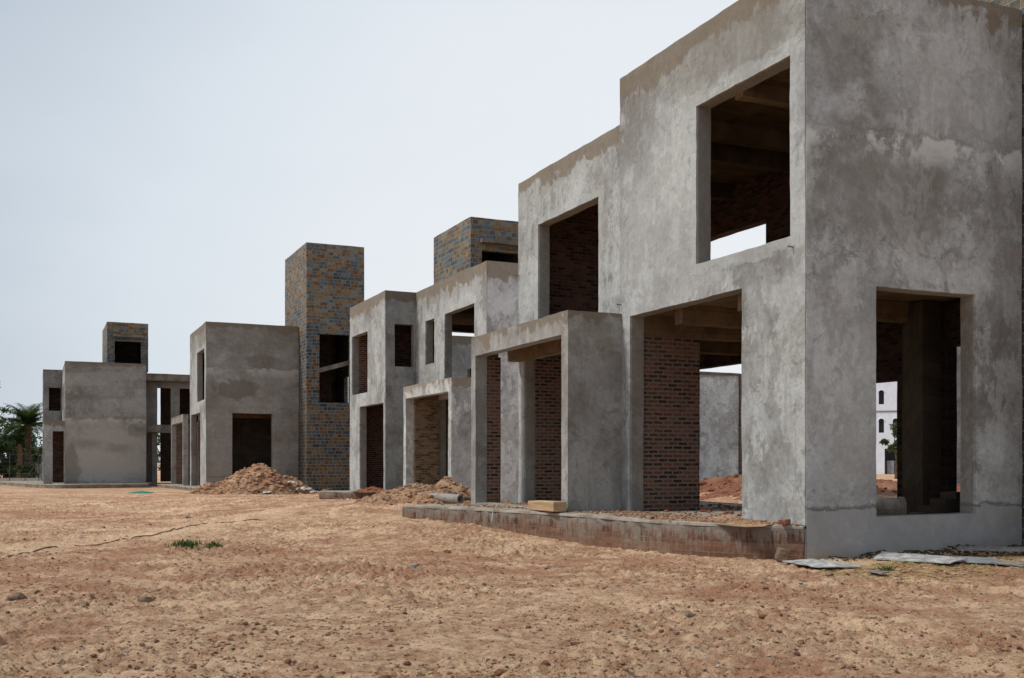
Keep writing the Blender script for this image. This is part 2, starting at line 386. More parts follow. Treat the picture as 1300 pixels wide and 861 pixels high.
def mat_soil(name, a, b, red, dark, track=False):
    m = NT(name)
    big = m.noise(.16, 5, .6, .5); med = m.noise(.9, 8, .7, .5); sm = m.noise(5, 8, .78); gr = m.noise(45, 4, .7); sp = m.noise(13, 7, .8); cl = m.noise(2.6, 7, .74, .3)
    c = m.mix(m.step(m.math('ADD', m.math('MULTIPLY', cl, .5), m.math('MULTIPLY', sm, .5)), .42, .59), a, b)
    rp = m.math('ADD', m.math('MULTIPLY', big, .45), m.math('MULTIPLY', med, .55))
    c = m.mix(m.math('MULTIPLY', m.step(rp, .46, .58), .75), c, m.mix(sm, tuple(v * .8 for v in red), tuple(v * 1.25 for v in red)))
    c = m.mix(m.math('MULTIPLY', m.step(m.noise(.45, 8, .72, .3, m.scale(1, 1, 1, off=(30, 8, 2))), .51, .60), .6), c, tuple(min(1, v * 1.18) for v in b))
    tk = None
    if track:                           # a paler trodden path crossing the open ground
        d = m.math('ABSOLUTE', m.math('ADD', m.math('MULTIPLY', m.math('ADD', m.x, 8.6), .825), m.math('MULTIPLY', m.math('SUBTRACT', m.y, 10.8), -.565)))
        tk = m.math('SUBTRACT', 1, m.step(m.math('ADD', d, m.math('MULTIPLY', m.math('SUBTRACT', med, .5), 2.2)), .35, 1.15))
        c = m.mix(m.math('MULTIPLY', tk, .55), c, tuple(min(1, v * 1.05) for v in b))
    spf = m.math('MULTIPLY', m.step(sp, .53, .61), .74)
    if tk is not None: spf = m.math('MULTIPLY', spf, m.math('SUBTRACT', 1, m.math('MULTIPLY', tk, .6)))
    c = m.mix(spf, c, dark)  # dark specks, partly clod shadows painted into the soil colour
    c = m.mix(m.math('MULTIPLY', m.step(m.noise(21, 6, .8, 0, m.scale(1, 1, 1, off=(4, 4, 1))), .60, .66), .5), c, tuple(min(1, v * 1.3) for v in b))
    c = m.mix(.6, c, m.ramp(gr, [(.3, (.60, .60, .60)), (.7, (1.28, 1.28, 1.28))]), 'MULTIPLY')
    m.color(c)
    m.bump(m.math('ADD', m.math('MULTIPLY', sm, 1.2), m.math('ADD', m.math('MULTIPLY', gr, .4), m.math('MULTIPLY', sp, .9))), 1.0, .05)
    m.b.inputs['Specular IOR Level'].default_value = .1
    m.b.inputs['Roughness'].default_value = 1
    return m.m

def mat_plain(name, a, b, sc=8, rough=.8, bump=.3, d=.01, stretch=(1, 1, 1)):
    m = NT(name)
    n = m.noise(sc, 6, .65, .3, m.scale(*stretch))
    m.color(m.mix(m.step(n, .33, .67), a, b)); m.bump(n, bump, d); m.b.inputs['Roughness'].default_value = rough
    return m.m

def mat_leaf(name, a, b):
    m = NT(name)
    oi = m.t.nodes.new('ShaderNodeNewGeometry')
    n = m.noise(1.6, 3, .6)
    r = m.math('ADD', m.math('MULTIPLY', oi.outputs['Random Per Island'], .6), m.math('MULTIPLY', n, .4))
    m.color(m.mix(r, a, b)); m.b.inputs['Roughness'].default_value = .6
    tr = m.t.nodes.new('ShaderNodeBsdfTranslucent'); m.put(tr.inputs[0], tuple(v * 1.2 for v in b))
    mx = m.t.nodes.new('ShaderNodeMixShader'); mx.inputs[0].default_value = .22
    m.t.links.new(m.b.outputs[0], mx.inputs[1]); m.t.links.new(tr.outputs[0], mx.inputs[2]); m.t.links.new(mx.outputs[0], m.out.inputs[0])
    return m.m

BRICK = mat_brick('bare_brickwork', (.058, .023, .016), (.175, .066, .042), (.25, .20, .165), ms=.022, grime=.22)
BRICK_SHADE = mat_brick('shade_toned_brickwork', (.045, .019, .013), (.095, .040, .027), (.085, .066, .052), grime=.2)  # darker copy of the bare brick, indoor shade put into the colour
BRICK_HALF_SHADE = mat_brick('half_shade_toned_brickwork', (.065, .030, .022), (.14, .062, .042), (.15, .118, .094), grime=.25)  # upstairs copy, only part of the indoor shade mixed into the colour
BRICK_DEEP_SHADE = mat_brick('deep_shade_toned_brickwork', (.022, .011, .008), (.05, .024, .017), (.045, .036, .029), grime=.2)  # near-black copy, deep ground floor gloom painted into the colour
BRICK_PALE = mat_brick('sandy_brickwork', (.15, .085, .05), (.25, .16, .095), (.30, .235, .16), grime=.4)
BRICK_PLINTH = mat_plinth()
SLATE = mat_slate()
FORM = mat_formwork('board_marked_concrete', (.11, .074, .040), (.24, .165, .095))
FORM_LIT = mat_formwork('lit_toned_concrete', (.14, .10, .06), (.27, .20, .13))  # paler copy of the formwork concrete, light on the upstairs beams painted in
FORM_SHADE = mat_formwork('shade_toned_concrete', (.045, .034, .024), (.085, .065, .045))  # darkened copy of the formwork concrete, room shade carried by the colour
FORM_GREY = mat_formwork('grey_slab_concrete', (.15, .125, .10), (.32, .28, .23))
SLABTOP = mat_plain('dusty_screed', (.24, .20, .155), (.42, .37, .30), 3.0, .95, .5, .012)
SOIL = mat_soil('sandy_soil', (.49, .280, .165), (.80, .555, .355), (.43, .205, .120), (.105, .056, .037), track=True)
SAND = mat_soil('heaped_sand', (.36, .205, .118), (.58, .38, .235), (.40, .20, .115), (.11, .062, .042))
REDSOIL = mat_soil('red_soil', (.26, .12, .07), (.40, .21, .13), (.28, .10, .06), (.10, .05, .03))
STONE = mat_plain('weathered_stone', (.11, .072, .048), (.27, .185, .125), 12, .9, .6)
GREYSTONE = mat_plain('grey_stone', (.14, .13, .125), (.32, .30, .28), 14, .9, .6)
PALECHIP = mat_plain('pale_chip', (.26, .22, .18), (.48, .43, .36), 14, .9, .6)
WHITE = mat_plain('white_paint', (.68, .74, .82), (.76, .82, .90), 2, .7, .05)
WHITEPLASTIC = mat_plain('dusty_white_sheet', (.42, .41, .38), (.68, .67, .63), 10, .6, .4)
DARK = mat_plain('dark_recess', (.018, .019, .022), (.03, .03, .034), 2, .5, .05)
TIMBER = mat_plain('raw_timber', (.36, .235, .13), (.52, .37, .225), 4, .75, .25, .006, (1, .35, 6))
BOARD = mat_plain('weathered_board', (.24, .225, .20), (.56, .56, .55), 7, .8, .4, .01, (1, 1, 1))
ROPE = mat_plain('dark_rope', (.13, .085, .055), (.24, .16, .10), 20, .9, .5)
PIPE = mat_plain('cement_pipe', (.22, .20, .185), (.36, .335, .305), 5, .9, .4)
DARKPIPE = mat_plain('brown_cement_pipe', (.13, .105, .085), (.24, .20, .165), 5, .9, .4)  # browner, darker cement for the pipe inside the end window
NET = mat_plain('green_sheet', (.008, .16, .10), (.02, .30, .19), 12, .6, .4)
STRAW = mat_plain('dry_straw', (.30, .22, .08), (.50, .41, .16), 9, .9, .2)
GRASS = mat_leaf('grass_blades', (.035, .075, .015), (.10, .16, .035))
WEED = mat_plain('dark_litter', (.03, .028, .022), (.11, .09, .06), 12, .95, .4)
LEAF_D = mat_leaf('dark_leaves', (.016, .032, .012), (.055, .09, .028))
LEAF_M = mat_leaf('mid_leaves', (.03, .05, .018), (.09, .13, .045))
PALMLEAF = mat_leaf('palm_leaves', (.016, .036, .009), (.06, .10, .022))
BARK = mat_plain('bark', (.045, .034, .024), (.12, .09, .06), 8, .95, .8, .04, (1, 1, .4))
BARK_T = mat_plain('tan_bark', (.16, .10, .055), (.30, .19, .11), 8, .95, .8, .04, (1, 1, 2))
WIRE = mat_plain('fence_wire', (.04, .04, .04), (.08, .08, .08), 6, .6, .1)
RUBBLE = mat_plain('broken_brick', (.16, .055, .032), (.36, .15, .085), 9, .95, .5)
METAL = mat_plain('grey_sheet_metal', (.20, .21, .22), (.34, .35, .36), 3, .5, .1)

# ------------------------------------------------------------------ houses
T = .32
GROUP = 'unfinished houses of the row'

def W(parent, axis, p0, p1, u0, u1, z0, z1, holes, mat, name='wall', sub=.4):
    b = MB(); b.panel(axis, p0, p1, u0, u1, z0, z1, holes, sub); return b.build(name, mat, parent, wp=True)

def B(parent, name, mat, *d, sub=.5):
    b = MB(); b.box(*d, sub=sub); return b.build(name, mat, parent, wp=True)

def slate_tower(root, X, Y, name, x0, x1, y0, y1, z0, z1, front_holes, side_holes=(), back_holes=(), lintel=None):
    b = MB(); t = .24
    b.panel('x', X + x0, X + x0 + t, Y + y0, Y + y1, z0, z1, [], .8)
    b.panel('y', Y + y0, Y + y0 + t, X + x0 + t, X + x1 - t, z0, z1, [(X + h[0], X + h[1], h[2], h[3]) for h in front_holes], .8)
    b.panel('x', X + x1 - t, X + x1, Y + y0, Y + y1, z0, z1, [(Y + h[0], Y + h[1], h[2], h[3]) for h in side_holes], .8)
    b.panel('y', Y + y1 - t, Y + y1, X + x0 + t, X + x1 - t, z0, z1, [(X + h[0], X + h[1], h[2], h[3]) for h in back_holes], .8)
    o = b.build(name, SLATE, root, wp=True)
    l = MB(); l.box(X + x0 + .03, X + x1 - .03, Y + y0 + .03, Y + y1 - .03, z1 - .32, z1 - .14)
    l.build('roof_slab', FORM_GREY, o)
    if lintel:
        a, bb, zz, pr = lintel
        l = MB(); l.box(X + a, X + bb, Y + y0 - pr, Y + y0 - .003, zz, zz + .16, sub=.4); l.build('lintel', FORM_GREY, o, wp=True)
    return o

def house_a(X, Y, label, joints, seed, detail=True, porch=(1.24, 5.72, 10.76), lowback=0.0, G=.55, plat=None, win=(.36, 2.97), door=(1.62, 5.32), tall=5.72, tower_back=3.8, EL=4.75):
    sub = .17 if detail else .4
    root = thing('unfinished_house', label, 'house', (X, Y, 0), GROUP)
    H1, H2 = 9.43, 8.5
    kw = dict(seed=seed)
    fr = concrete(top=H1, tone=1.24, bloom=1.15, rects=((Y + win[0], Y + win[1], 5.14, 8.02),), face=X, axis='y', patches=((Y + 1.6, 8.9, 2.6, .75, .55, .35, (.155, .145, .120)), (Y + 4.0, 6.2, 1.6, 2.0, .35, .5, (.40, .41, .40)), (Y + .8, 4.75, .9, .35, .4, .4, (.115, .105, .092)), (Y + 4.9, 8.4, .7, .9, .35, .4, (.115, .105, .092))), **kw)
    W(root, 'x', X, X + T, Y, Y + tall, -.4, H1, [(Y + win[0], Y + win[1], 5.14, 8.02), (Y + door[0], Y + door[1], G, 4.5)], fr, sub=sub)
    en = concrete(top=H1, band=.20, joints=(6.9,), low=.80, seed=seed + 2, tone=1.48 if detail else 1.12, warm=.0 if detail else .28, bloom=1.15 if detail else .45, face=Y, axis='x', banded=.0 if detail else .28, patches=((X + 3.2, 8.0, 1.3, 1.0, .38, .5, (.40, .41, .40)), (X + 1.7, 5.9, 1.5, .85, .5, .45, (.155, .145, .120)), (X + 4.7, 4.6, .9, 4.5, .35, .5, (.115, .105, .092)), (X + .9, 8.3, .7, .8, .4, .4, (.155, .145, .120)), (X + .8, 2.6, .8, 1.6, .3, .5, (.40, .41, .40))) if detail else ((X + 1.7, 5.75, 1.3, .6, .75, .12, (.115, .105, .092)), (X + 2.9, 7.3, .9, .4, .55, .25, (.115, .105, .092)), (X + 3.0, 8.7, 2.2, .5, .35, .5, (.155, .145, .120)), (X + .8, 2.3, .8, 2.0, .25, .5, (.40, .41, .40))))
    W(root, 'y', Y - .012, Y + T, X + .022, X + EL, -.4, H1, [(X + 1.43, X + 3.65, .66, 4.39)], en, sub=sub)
    # parapet return over the lower wing, and the far wall of the tall block
    W(root, 'y', Y + tall - T, Y + tall, X + T, X + EL, 8.5, H1, [], concrete(top=H1, seed=seed + 3))
    lx = X + lowback
    if detail:
        lf = concrete(top=H2, face=X + .02, axis='y', rects=((Y + 6.66, Y + 9.62, 4.66, 7.24),), seed=seed + 4)
        W(root, 'x', lx + .02, lx + T, Y + tall, Y + 10.75, -.3, H2, [(Y + 6.66, Y + 9.62, 4.66, 7.24), (Y + 6.25, Y + 10.43, G, 4.1)], lf, sub=sub)
    else:
        W(root, 'x', lx + .02, lx + T, Y + tall, Y + 10.75, -.3, H2, [(Y + 6.66, Y + 9.62, 4.66, 7.24), (Y + 6.25, Y + 10.43, G, 4.1)], concrete(top=H2, seed=seed + 4))
    W(root, 'y', Y + 10.5, Y + 10.75, lx + T, X + EL - .25, -.3, H2, [], concrete(top=H2, seed=seed + 5))
    W(root, 'y', Y + 10.39, Y + 10.497, lx + T, X + EL - .25, G, 4.55, [], BRICK, 'brick_wall')
    W(root, 'y', Y + 10.39, Y + 10.497, lx + T, X + EL - .25, 4.75, 8.29, [], BRICK_HALF_SHADE, 'brick_wall')
    # rear wall
    W(root, 'x', X + EL - .25, X + EL, Y + T, Y + 10.75, -.3, 4.56,
      [(Y + .98, Y + 1.42, G, 3.7), (Y + 2.66, Y + 3.9, G, 3.16), (Y + 6.9, Y + 10.1, G, 3.96)], BRICK_DEEP_SHADE, 'brick_wall')
    W(root, 'x', X + EL - .25, X + EL, Y + T, Y + 10.75, 4.56, 8.29, [(Y + 6.75, Y + 9.7, 5.1, 7.2)], BRICK_HALF_SHADE, 'brick_wall')
    if not detail: W(root, 'y', Y + 2.4, Y + 2.6, X + T, X + EL - .26, G, 4.55, [], FORM_SHADE, 'partition')
    W(root, 'x', X + EL + .002, X + EL + .037, Y + .05, Y + 10.75, 4.6, 8.5, [(Y + 6.75, Y + 9.7, 5.1, 7.2)], concrete(seed=seed + 6), 'wall')
    # floors, ceilings, beams
    for (xa, ya, yb) in ((X + T, Y + T, Y + tall - .005), (lx + T, Y + tall - .005, Y + 10.38)):
        B(root, 'floor_slab', SLABTOP, xa, X + EL - .26, ya, yb, -.3, G, sub=None)
        B(root, 'floor_slab', FORM, xa, X + EL - .26, ya, yb, 4.56, 4.74, sub=None)
        B(root, 'roof_slab', FORM, xa, X + EL, ya, yb, 8.3, 8.48, sub=None)
    if not detail:
        W(root, 'y', Y + 4.2, Y + 4.4, X + T, X + EL - .26, 4.75, 8.29, [], BRICK_SHADE, 'brick_wall')  # added blocker that keeps the upper front window dark
    for yy in (1.9, 3.9, 5.34, 7.6, 9.2) if detail else (1.9, 3.9):
        B(root, 'ceiling_beam', FORM, X + T, X + EL - .25, Y + yy, Y + yy + .26, 4.14 if yy > 5 else 4.2, 4.557)
    for yy in (2.0, 4.15, 5.42, 8.0) if detail else (2.0,):
        B(root, 'ceiling_beam', FORM_LIT, X + T, X + EL - .25, Y + yy, Y + yy + .24, 7.95, 8.297)
    # ground floor partitions, column and stair
    W(root, 'y', Y + 5.37, Y + 5.57, X + T, X + 1.72, G, 4.137, [], BRICK, 'brick_wall', .25)
    B(root, 'column', FORM_SHADE, X + EL - .72, X + EL - .26, Y + 1.55, Y + 2.05, G, 4.55)
    st = MB()
    for k in range(4):
        st.box(X + 3.25 + .25 * k, X + 3.5 + .25 * k, Y + .75, Y + 1.1, G, G + .10 + .12 * k)
    st.build('stair', FORM_SHADE, root)
    # porch
    pd, p0, p1 = porch
    pm = concrete(top=4.59, band=.16, seed=seed + 8, warm=.22, tone=1.12)
    po = MB(); PT = .30
    px = X - pd
    po.panel('x', px, px + PT, Y + p0 - .08, Y + p1, -.1, 4.59, [(Y + p0 + .2, Y + p1 - .27, -.2 + G - .35, 4.13)], .35)
    if pd > .9:
        po.panel('y', Y + p0 - .08, Y + p0 + .18, px + PT, X - .003, -.1, 4.59, [], .35)
        po.panel('y', Y + p1 - .12, Y + p1, px + PT, X - .57, -.1, 4.34, [], .35)
    pob = po.build('porch', pm, root, wp=True)
    if pd > .9:
        W(pob, 'y', Y + p1 - .26, Y + p1 - .123, px + PT, X - .57, G, 4.12, [], BRICK, 'brick_wall', .3)
        b = MB(); b.box(px + PT, X - .003, Y + p0 + .18, Y + p1 - .003, 4.36, 4.575, sub=.5); b.build('soffit', FORM, pob, wp=True)
        b = MB(); b.box(X - .28, X - .004, Y + p0 + .19, Y + p1 - .01, 4.05, 4.357, sub=.5); b.build('soffit_beam', FORM, pob, wp=True)
        b = MB(); b.box(px + .01, px + PT + .1, Y + p0 + .2, Y + p1 - .3, G - .2, G + .03, sub=.5); b.build('threshold', SLABTOP, pob, wp=True)
    else:
        b = MB(); b.box(px + PT, X + .3, Y + p0 + .0, Y + p1 - .003, 4.36, 4.575, sub=.5); b.build('soffit', FORM, pob, wp=True)
        W(pob, 'y', Y + p1 - .3, Y + p1 - .003, px + PT, X + 2, G - .3, 4.34, [], BRICK, 'brick_wall', .3)
    # slate tower behind the end wall
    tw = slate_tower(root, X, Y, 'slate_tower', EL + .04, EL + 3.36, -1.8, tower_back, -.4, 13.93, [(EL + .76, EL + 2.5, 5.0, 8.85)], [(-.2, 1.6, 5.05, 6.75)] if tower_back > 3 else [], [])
    if tower_back < 3: return root
    b = MB(); b.add([(X + EL + .3, Y - 1.5, 6.55), (X + EL + 3.08, Y - 1.5, 7.35), (X + EL + 3.08, Y + .2, 7.35), (X + EL + .3, Y + .2, 6.55),
                     (X + EL + .3, Y - 1.5, 6.8), (X + EL + 3.08, Y - 1.5, 7.6), (X + EL + 3.08, Y + .2, 7.6), (X + EL + .3, Y + .2, 6.8)],
                    [(0, 3, 2, 1), (4, 5, 6, 7), (0, 1, 5, 4), (1, 2, 6, 5), (2, 3, 7, 6), (3, 0, 4, 7)])
    b.build('stair_flight', FORM_GREY, tw)
    b = MB(); b.panel('y', Y + .6, Y + .8, X + EL + .3, X + EL + 2.1, 4.96, 9.2, [], .5); b.build('brick_wall', BRICK_SHADE, tw, wp=True)
    b = MB(); b.box(X + EL + .3, X + EL + 3.1, Y - 1.5, Y + 3.5, 4.75, 4.95); b.build('floor_slab', FORM_GREY, tw)
    # rear rooms beyond the stair, seen only as dark masses through the openings
    return root

def house_b(X, Y, label, seed, tower, door_in_porch=False, G=.5, wing=True, endlen=5.3):
    root = thing('unfinished_house', label, 'house', (X, Y, 0), GROUP)
    H = 8.27
    mf = concrete(top=H, seed=seed, face=X, axis='y')
    W(root, 'x', X, X + .3, Y, Y + 7.12, -.3, H, [(Y + 5.05, Y + 6.02, 5.32, 7.0), (Y + 1.08, Y + 3.97, 4.5, 7.01), (Y + .5, Y + 4.6, G, 3.9)], mf)
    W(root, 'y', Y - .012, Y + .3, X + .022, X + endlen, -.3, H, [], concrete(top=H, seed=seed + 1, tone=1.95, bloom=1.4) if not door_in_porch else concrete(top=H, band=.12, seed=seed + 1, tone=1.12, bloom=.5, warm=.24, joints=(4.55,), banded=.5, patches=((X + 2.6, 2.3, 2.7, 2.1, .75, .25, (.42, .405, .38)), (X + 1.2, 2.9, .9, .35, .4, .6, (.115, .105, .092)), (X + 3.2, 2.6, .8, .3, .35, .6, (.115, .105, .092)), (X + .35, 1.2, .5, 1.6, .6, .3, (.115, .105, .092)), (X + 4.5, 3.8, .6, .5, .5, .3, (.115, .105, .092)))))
    b_ = concrete(top=H, seed=seed + 2, face=X - 1.26, axis='y')
    W(root, 'x', X - 1.26, X - .96, Y + 7.12, Y + 12.18, -.3, H, [(Y + 9.52, Y + 11.81, 4.47, 6.97), (Y + 7.33, Y + 10.67, G, 3.92)], b_)
    W(root, 'y', Y + 7.108, Y + 7.42, X - 1.238, X - .003, -.3, H, [(X - .88, X - .10, 5.33, 6.99)], concrete(top=H, band=.25, seed=seed + 3, tone=.9, warm=.12))
    W(root, 'y', Y + 11.9, Y + 12.18, X - .96, X + endlen - .3, -.3, H, [(X + 2.6, X + 4.8, 4.5, 7.46)], concrete(top=H, seed=seed + 4))
    W(root, 'y', Y + 11.78, Y + 11.897, X - .96, X + endlen - .3, G, 7.94, [(X + 2.6, X + 4.8, 4.5, 7.46)], BRICK, 'brick_wall')
    W(root, 'x', X + endlen - .3, X + endlen, Y + .3, Y + 12.18, -.3, H, [(Y + 3.5, Y + 7.6, 4.75, 7.3), (Y + 3.2, Y + 4.6, G, 3.6)], BRICK_SHADE, 'brick_wall')
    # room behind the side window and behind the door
    W(root, 'y', Y + 8.9, Y + 9.1, X - .5, X + 2.4, G, 3.98, [], BRICK_SHADE, 'brick_wall')
    W(root, 'y', Y + 8.2, Y + 8.35, X - .95, X + 1.25, 4.4, 7.75, [], BRICK_SHADE, 'brick_wall')
    W(root, 'y', Y + 5.25, Y + 5.4, X + .3, X + 2.2, G, 3.98, [], BRICK_SHADE if door_in_porch else BRICK_PALE, 'brick_wall')
    B(root, 'floor_slab', SLABTOP, X + .3, X + endlen - .3, Y + .3, Y + 11.78, -.3, G, sub=None)
    B(root, 'floor_slab', FORM, X + .3, X + endlen - .3, Y + .3, Y + 11.78, 4.1, 4.35, sub=None)
    b = MB(); b.box(X + .3, X + endlen - .3, Y + .3, Y + 11.78, 7.75, 7.95); b.build('roof_slab', FORM_LIT, root)
    b = MB(); b.box(X - .96, X + .297, Y + 7.42, Y + 11.78, 7.752, 7.948); b.build('roof_slab', FORM, root)
    b = MB(); b.box(X - .96, X + .297, Y + 7.42, Y + 11.78, 4.1, 4.35); b.build('floor_slab', FORM, root)
    for yy in (1.6, 4.2, 6.8):
        B(root, 'ceiling_beam', FORM, X + .3, X + endlen - .3, Y + yy, Y + yy + .25, 7.5, 7.747)
    # broken stair parapet inside the big opening
    s = MB()
    for k in range(6): s.box(X + .45 + .28 * k, X + .73 + .28 * k, Y + 2.6, Y + 2.85, 4.35, 4.92 + .13 * k)
    s.build('stair_wall', BRICK_SHADE, root)
    # porch
    pm = concrete(top=4.36, band=.22, seed=seed + 5, tone=1.7 if not door_in_porch else 1.15, bloom=1.3)
    p = MB()
    p.panel('x', X - 1.26, X - .96, Y - .0, Y + 4.91, -.2, 4.36, [(Y + .28, Y + 4.63, G - .35, 3.92)], .35)
    hole = [(X - .74, X - .06, G, 3.68)] if door_in_porch else []
    p.panel('y', Y - .02, Y + .26, X - 1.238, X - .003, -.2, 4.36, hole, .35)
    p.panel('y', Y + 4.65, Y + 4.91, X - .96, X - .003, -.2, 4.36, [], .35)
    pob = p.build('porch', pm, root, wp=True)
    W(pob, 'y', Y + 4.52, Y + 4.647, X - .96, X - .006, G, 4.12, [], BRICK_SHADE if door_in_porch else BRICK_PALE, 'brick_wall', .3)
    b = MB(); b.box(X - .96, X - .003, Y + .26, Y + 4.65, 4.12, 4.34, sub=.5); b.build('soffit', FORM, pob, wp=True)
    # tower on the roof
    tx, ty, ty2, tz, hx0, hx1, hz0, hz1 = tower
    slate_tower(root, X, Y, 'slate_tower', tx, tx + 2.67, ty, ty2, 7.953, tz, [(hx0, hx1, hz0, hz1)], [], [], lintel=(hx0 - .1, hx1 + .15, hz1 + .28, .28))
    if wing:
        c = concrete(seed=seed + 7, tone=.85, warm=.35)
        e = endlen
        wy = Y + 1.42
        # rear wing: panels, posts, canopy, roof beam
        W(root, 'y', wy, wy + .22, X + e + .003, X + e + 3.9, G - .5, 7.22, [(X + e + .86, X + e + 1.74, 4.25, 6.79), (X + e + 2.33, X + e + 3.6, 4.25, 6.79), (X + e + .003 - 1, X + e + .5, G, 3.7), (X + e + .86, X + e + 3.6, G, 3.7)], c)
        W(root, 'y', wy + .7, wy + .85, X + e - .1, X + e + .6, G, 3.7, [], concrete(seed=seed + 8, tone=.6, warm=.5))
        B(root, 'canopy', FORM_GREY, X + e + .003, X + e + 1.05, wy - .85, wy - .003, 3.74, 4.2)
        B(root, 'roof_slab', FORM_GREY, X + e + .003, X + e + 4.1, wy - .55, wy + 5, 7.24, 7.72)
        W(root, 'y', wy + 4.6, wy + 4.8, X + e + 1.55, X + e + 5.0, G, 7.2, [], BRICK, 'brick_wall')
        W(root, 'x', X + e + 3.7, X + e + 3.9, wy + .22, wy + 4.6, G, 7.2, [], BRICK_SHADE, 'brick_wall')
    return root

h1 = house_a(0, 0, 'nearest grey house, largest at the right, with a big end window and deep tall porch', (6.9,), 0.0, tower_back=.93)
for (yy, zz) in ((5.66, 4.78), (5.64, 2.9), (.28, 4.95), (10.7, 6.2)):
    b = MB(); b.tube([(.03, yy, zz), (-.10, yy + .01, zz + .005)], .011, 6); b.build('rebar_stub', ROPE, h1)
h2 = house_b(2.69, 19.06, 'half hidden second grey house, its stone tower peeping over a pale stained roof edge', 1.3, (2.02, 6.39, 10.63, 11.29, 2.5, 5.2, 8.6, 10.0), endlen=5.3)
h3 = house_a(-2.34, 47.03, 'grey house with the tallest slate clad tower and an earth heap before it', (6.9,), 2.6, detail=False,
             porch=(.40, 6.72, 12.9), lowback=2.6, EL=5.16, G=.22, win=(.57, 3.56), door=(2.27, 6.13), tall=6.67)
h4 = house_b(-9.19, 61.58, 'farthest house, beside the palm, with a wide blank wall and small square tower', 4.1, (2.72, 2.5, 8.1, 11.3, 3.2, 4.92, 8.5, 10.0), True, G=.25, endlen=5.03)

# ---- plinths / terraces (parts of the houses)
def terrace(root, pts, z_top, z_bot, back, front_name='plinth_brick', mat=BRICK_PLINTH, cap=.055):
    """brick faced plinth following a curved front line, with a cement screed on top"""
    P = [Vector((a, b, 0)) for a, b in pts]
    # resample the front line
    out = []
    for i in range(len(P) - 1):
        n = max(1, int((P[i + 1] - P[i]).length / .22))
        out += [P[i].lerp(P[i + 1], k / n) for k in range(n)]
    out.append(P[-1])
    for _ in range(4):
        out = [out[0]] + [(out[i - 1] + out[i] * 2 + out[i + 1]) / 4 for i in range(1, len(out) - 1)] + [out[-1]]
    def nz(i, k): return random.uniform(-.018, .018)
    n = len(out)
    b = MB(); vs = []; fs = []
    rows = [z_bot, z_bot + (z_top - z_bot) * .45, z_top - cap - .1, z_top - cap]
    for i, p in enumerate(out):
        for k, z in enumerate(rows): vs.append((p.x + nz(i, k) * 1.2, p.y, z))
    m_ = len(rows)
    for i in range(n - 1):
        for k in range(m_ - 1): fs.append((i * m_ + k, i * m_ + k + 1, (i + 1) * m_ + k + 1, (i + 1) * m_ + k))
    # ends
    for i in (0, n - 1):
        o = len(vs); p = out[i]
        vs += [(back, p.y, z_bot), (back, p.y, z_top - cap)]
        fs.append((i * m_, o, o + 1, i * m_ + 3, i * m_ + 2, i * m_ + 1) if i else (i * m_, i * m_ + 1, i * m_ + 2, i * m_ + 3, o + 1, o))
    b.add(vs, fs); b.build(front_name, mat, root)
    b = MB(); vs = []; fs = []
    for i, p in enumerate(out):
        j = random.uniform(-.022, .026); e = random.uniform(-.020, .010)
        vs += [(p.x - .012 + j, p.y, z_top - cap + .001), (p.x - .008 + j, p.y, z_top - .012 + e), (p.x + .03 + j, p.y, z_top + e), (p.x + .3, p.y, z_top + e * .5 + .006), (back, p.y, z_top + .004)]
    for i in range(n - 1):
        for k in range(4): fs.append((i * 5 + k, i * 5 + k + 1, (i + 1) * 5 + k + 1, (i + 1) * 5 + k))
    for i in (0, n - 1):
        o = len(vs); vs.append((back, out[i].y, z_top - cap + .001))
        q = [i * 5 + k for k in range(5)] + [o]
        fs.append(tuple(q) if i else tuple(reversed(q)))
    b.add(vs, fs); b.build('screed', SLABTOP, root)
terrace(h1, [(-.03, -.004), (-.36, .42), (-.78, .98), (-1.12, 1.75), (-1.29, 2.6), (-1.38, 4.2), (-1.52, 5.6), (-1.76, 6.58), (-2.21, 8.3), (-2.62, 9.6), (-3.0, 10.75)], .55, -.5, -.012)
terrace(h2, [(.95, 19.2), (1.0, 20.5), (1.1, 22.4), (.9, 23.8), (.2, 25.0), (-.6, 25.9), (-1.05, 26.6)], .5, -.3, 2.67)
terrace(h3, [(-2.75, 48.4), (-2.95, 51.0), (-3.3, 56.0), (-3.6, 60.2)], .22, -.4, -2.36, mat=FORM_GREY)
terrace(h4, [(-8.4, 59.2), (-9.4, 59.3), (-11.0, 62.0), (-12.2, 68), (-13.8, 75.0)], .25, -.4, -4.2, mat=FORM_GREY)

# ------------------------------------------------------------------ background walls and buildings
def simple_wall(label, x0, x1, y0, y1, z0, z1, seed, coping=True, tone=2.3):
    r = thing('plastered_wall', label, 'garden wall', ((x0 + x1) / 2, (y0 + y1) / 2, 0))
    W(r, 'y', y0, y1, x0, x1, z0, z1, [], concrete(seed=seed, tone=tone, top=z1, band=.10))
    if coping: B(r, 'coping', FORM_GREY, x0 - .04, x1 + .04, y0 - .04, y1 + .04, z1 + .003, z1 + .1)
    return r
gw = simple_wall('pale grey plastered wall seen through the big doorway of the nearest house', 12.5, 17.25, 25.0, 25.25, .2, 5.42, 8.0)
B(gw, 'brick_pier', BRICK, 17.26, 17.6, 24.95, 25.3, .2, 5.5)
simple_wall('tall grey plastered wall seen as a thin strip through the end window', 16.7, 22.5, 14.0, 14.25, .2, 6.6, 9.0, tone=.95)
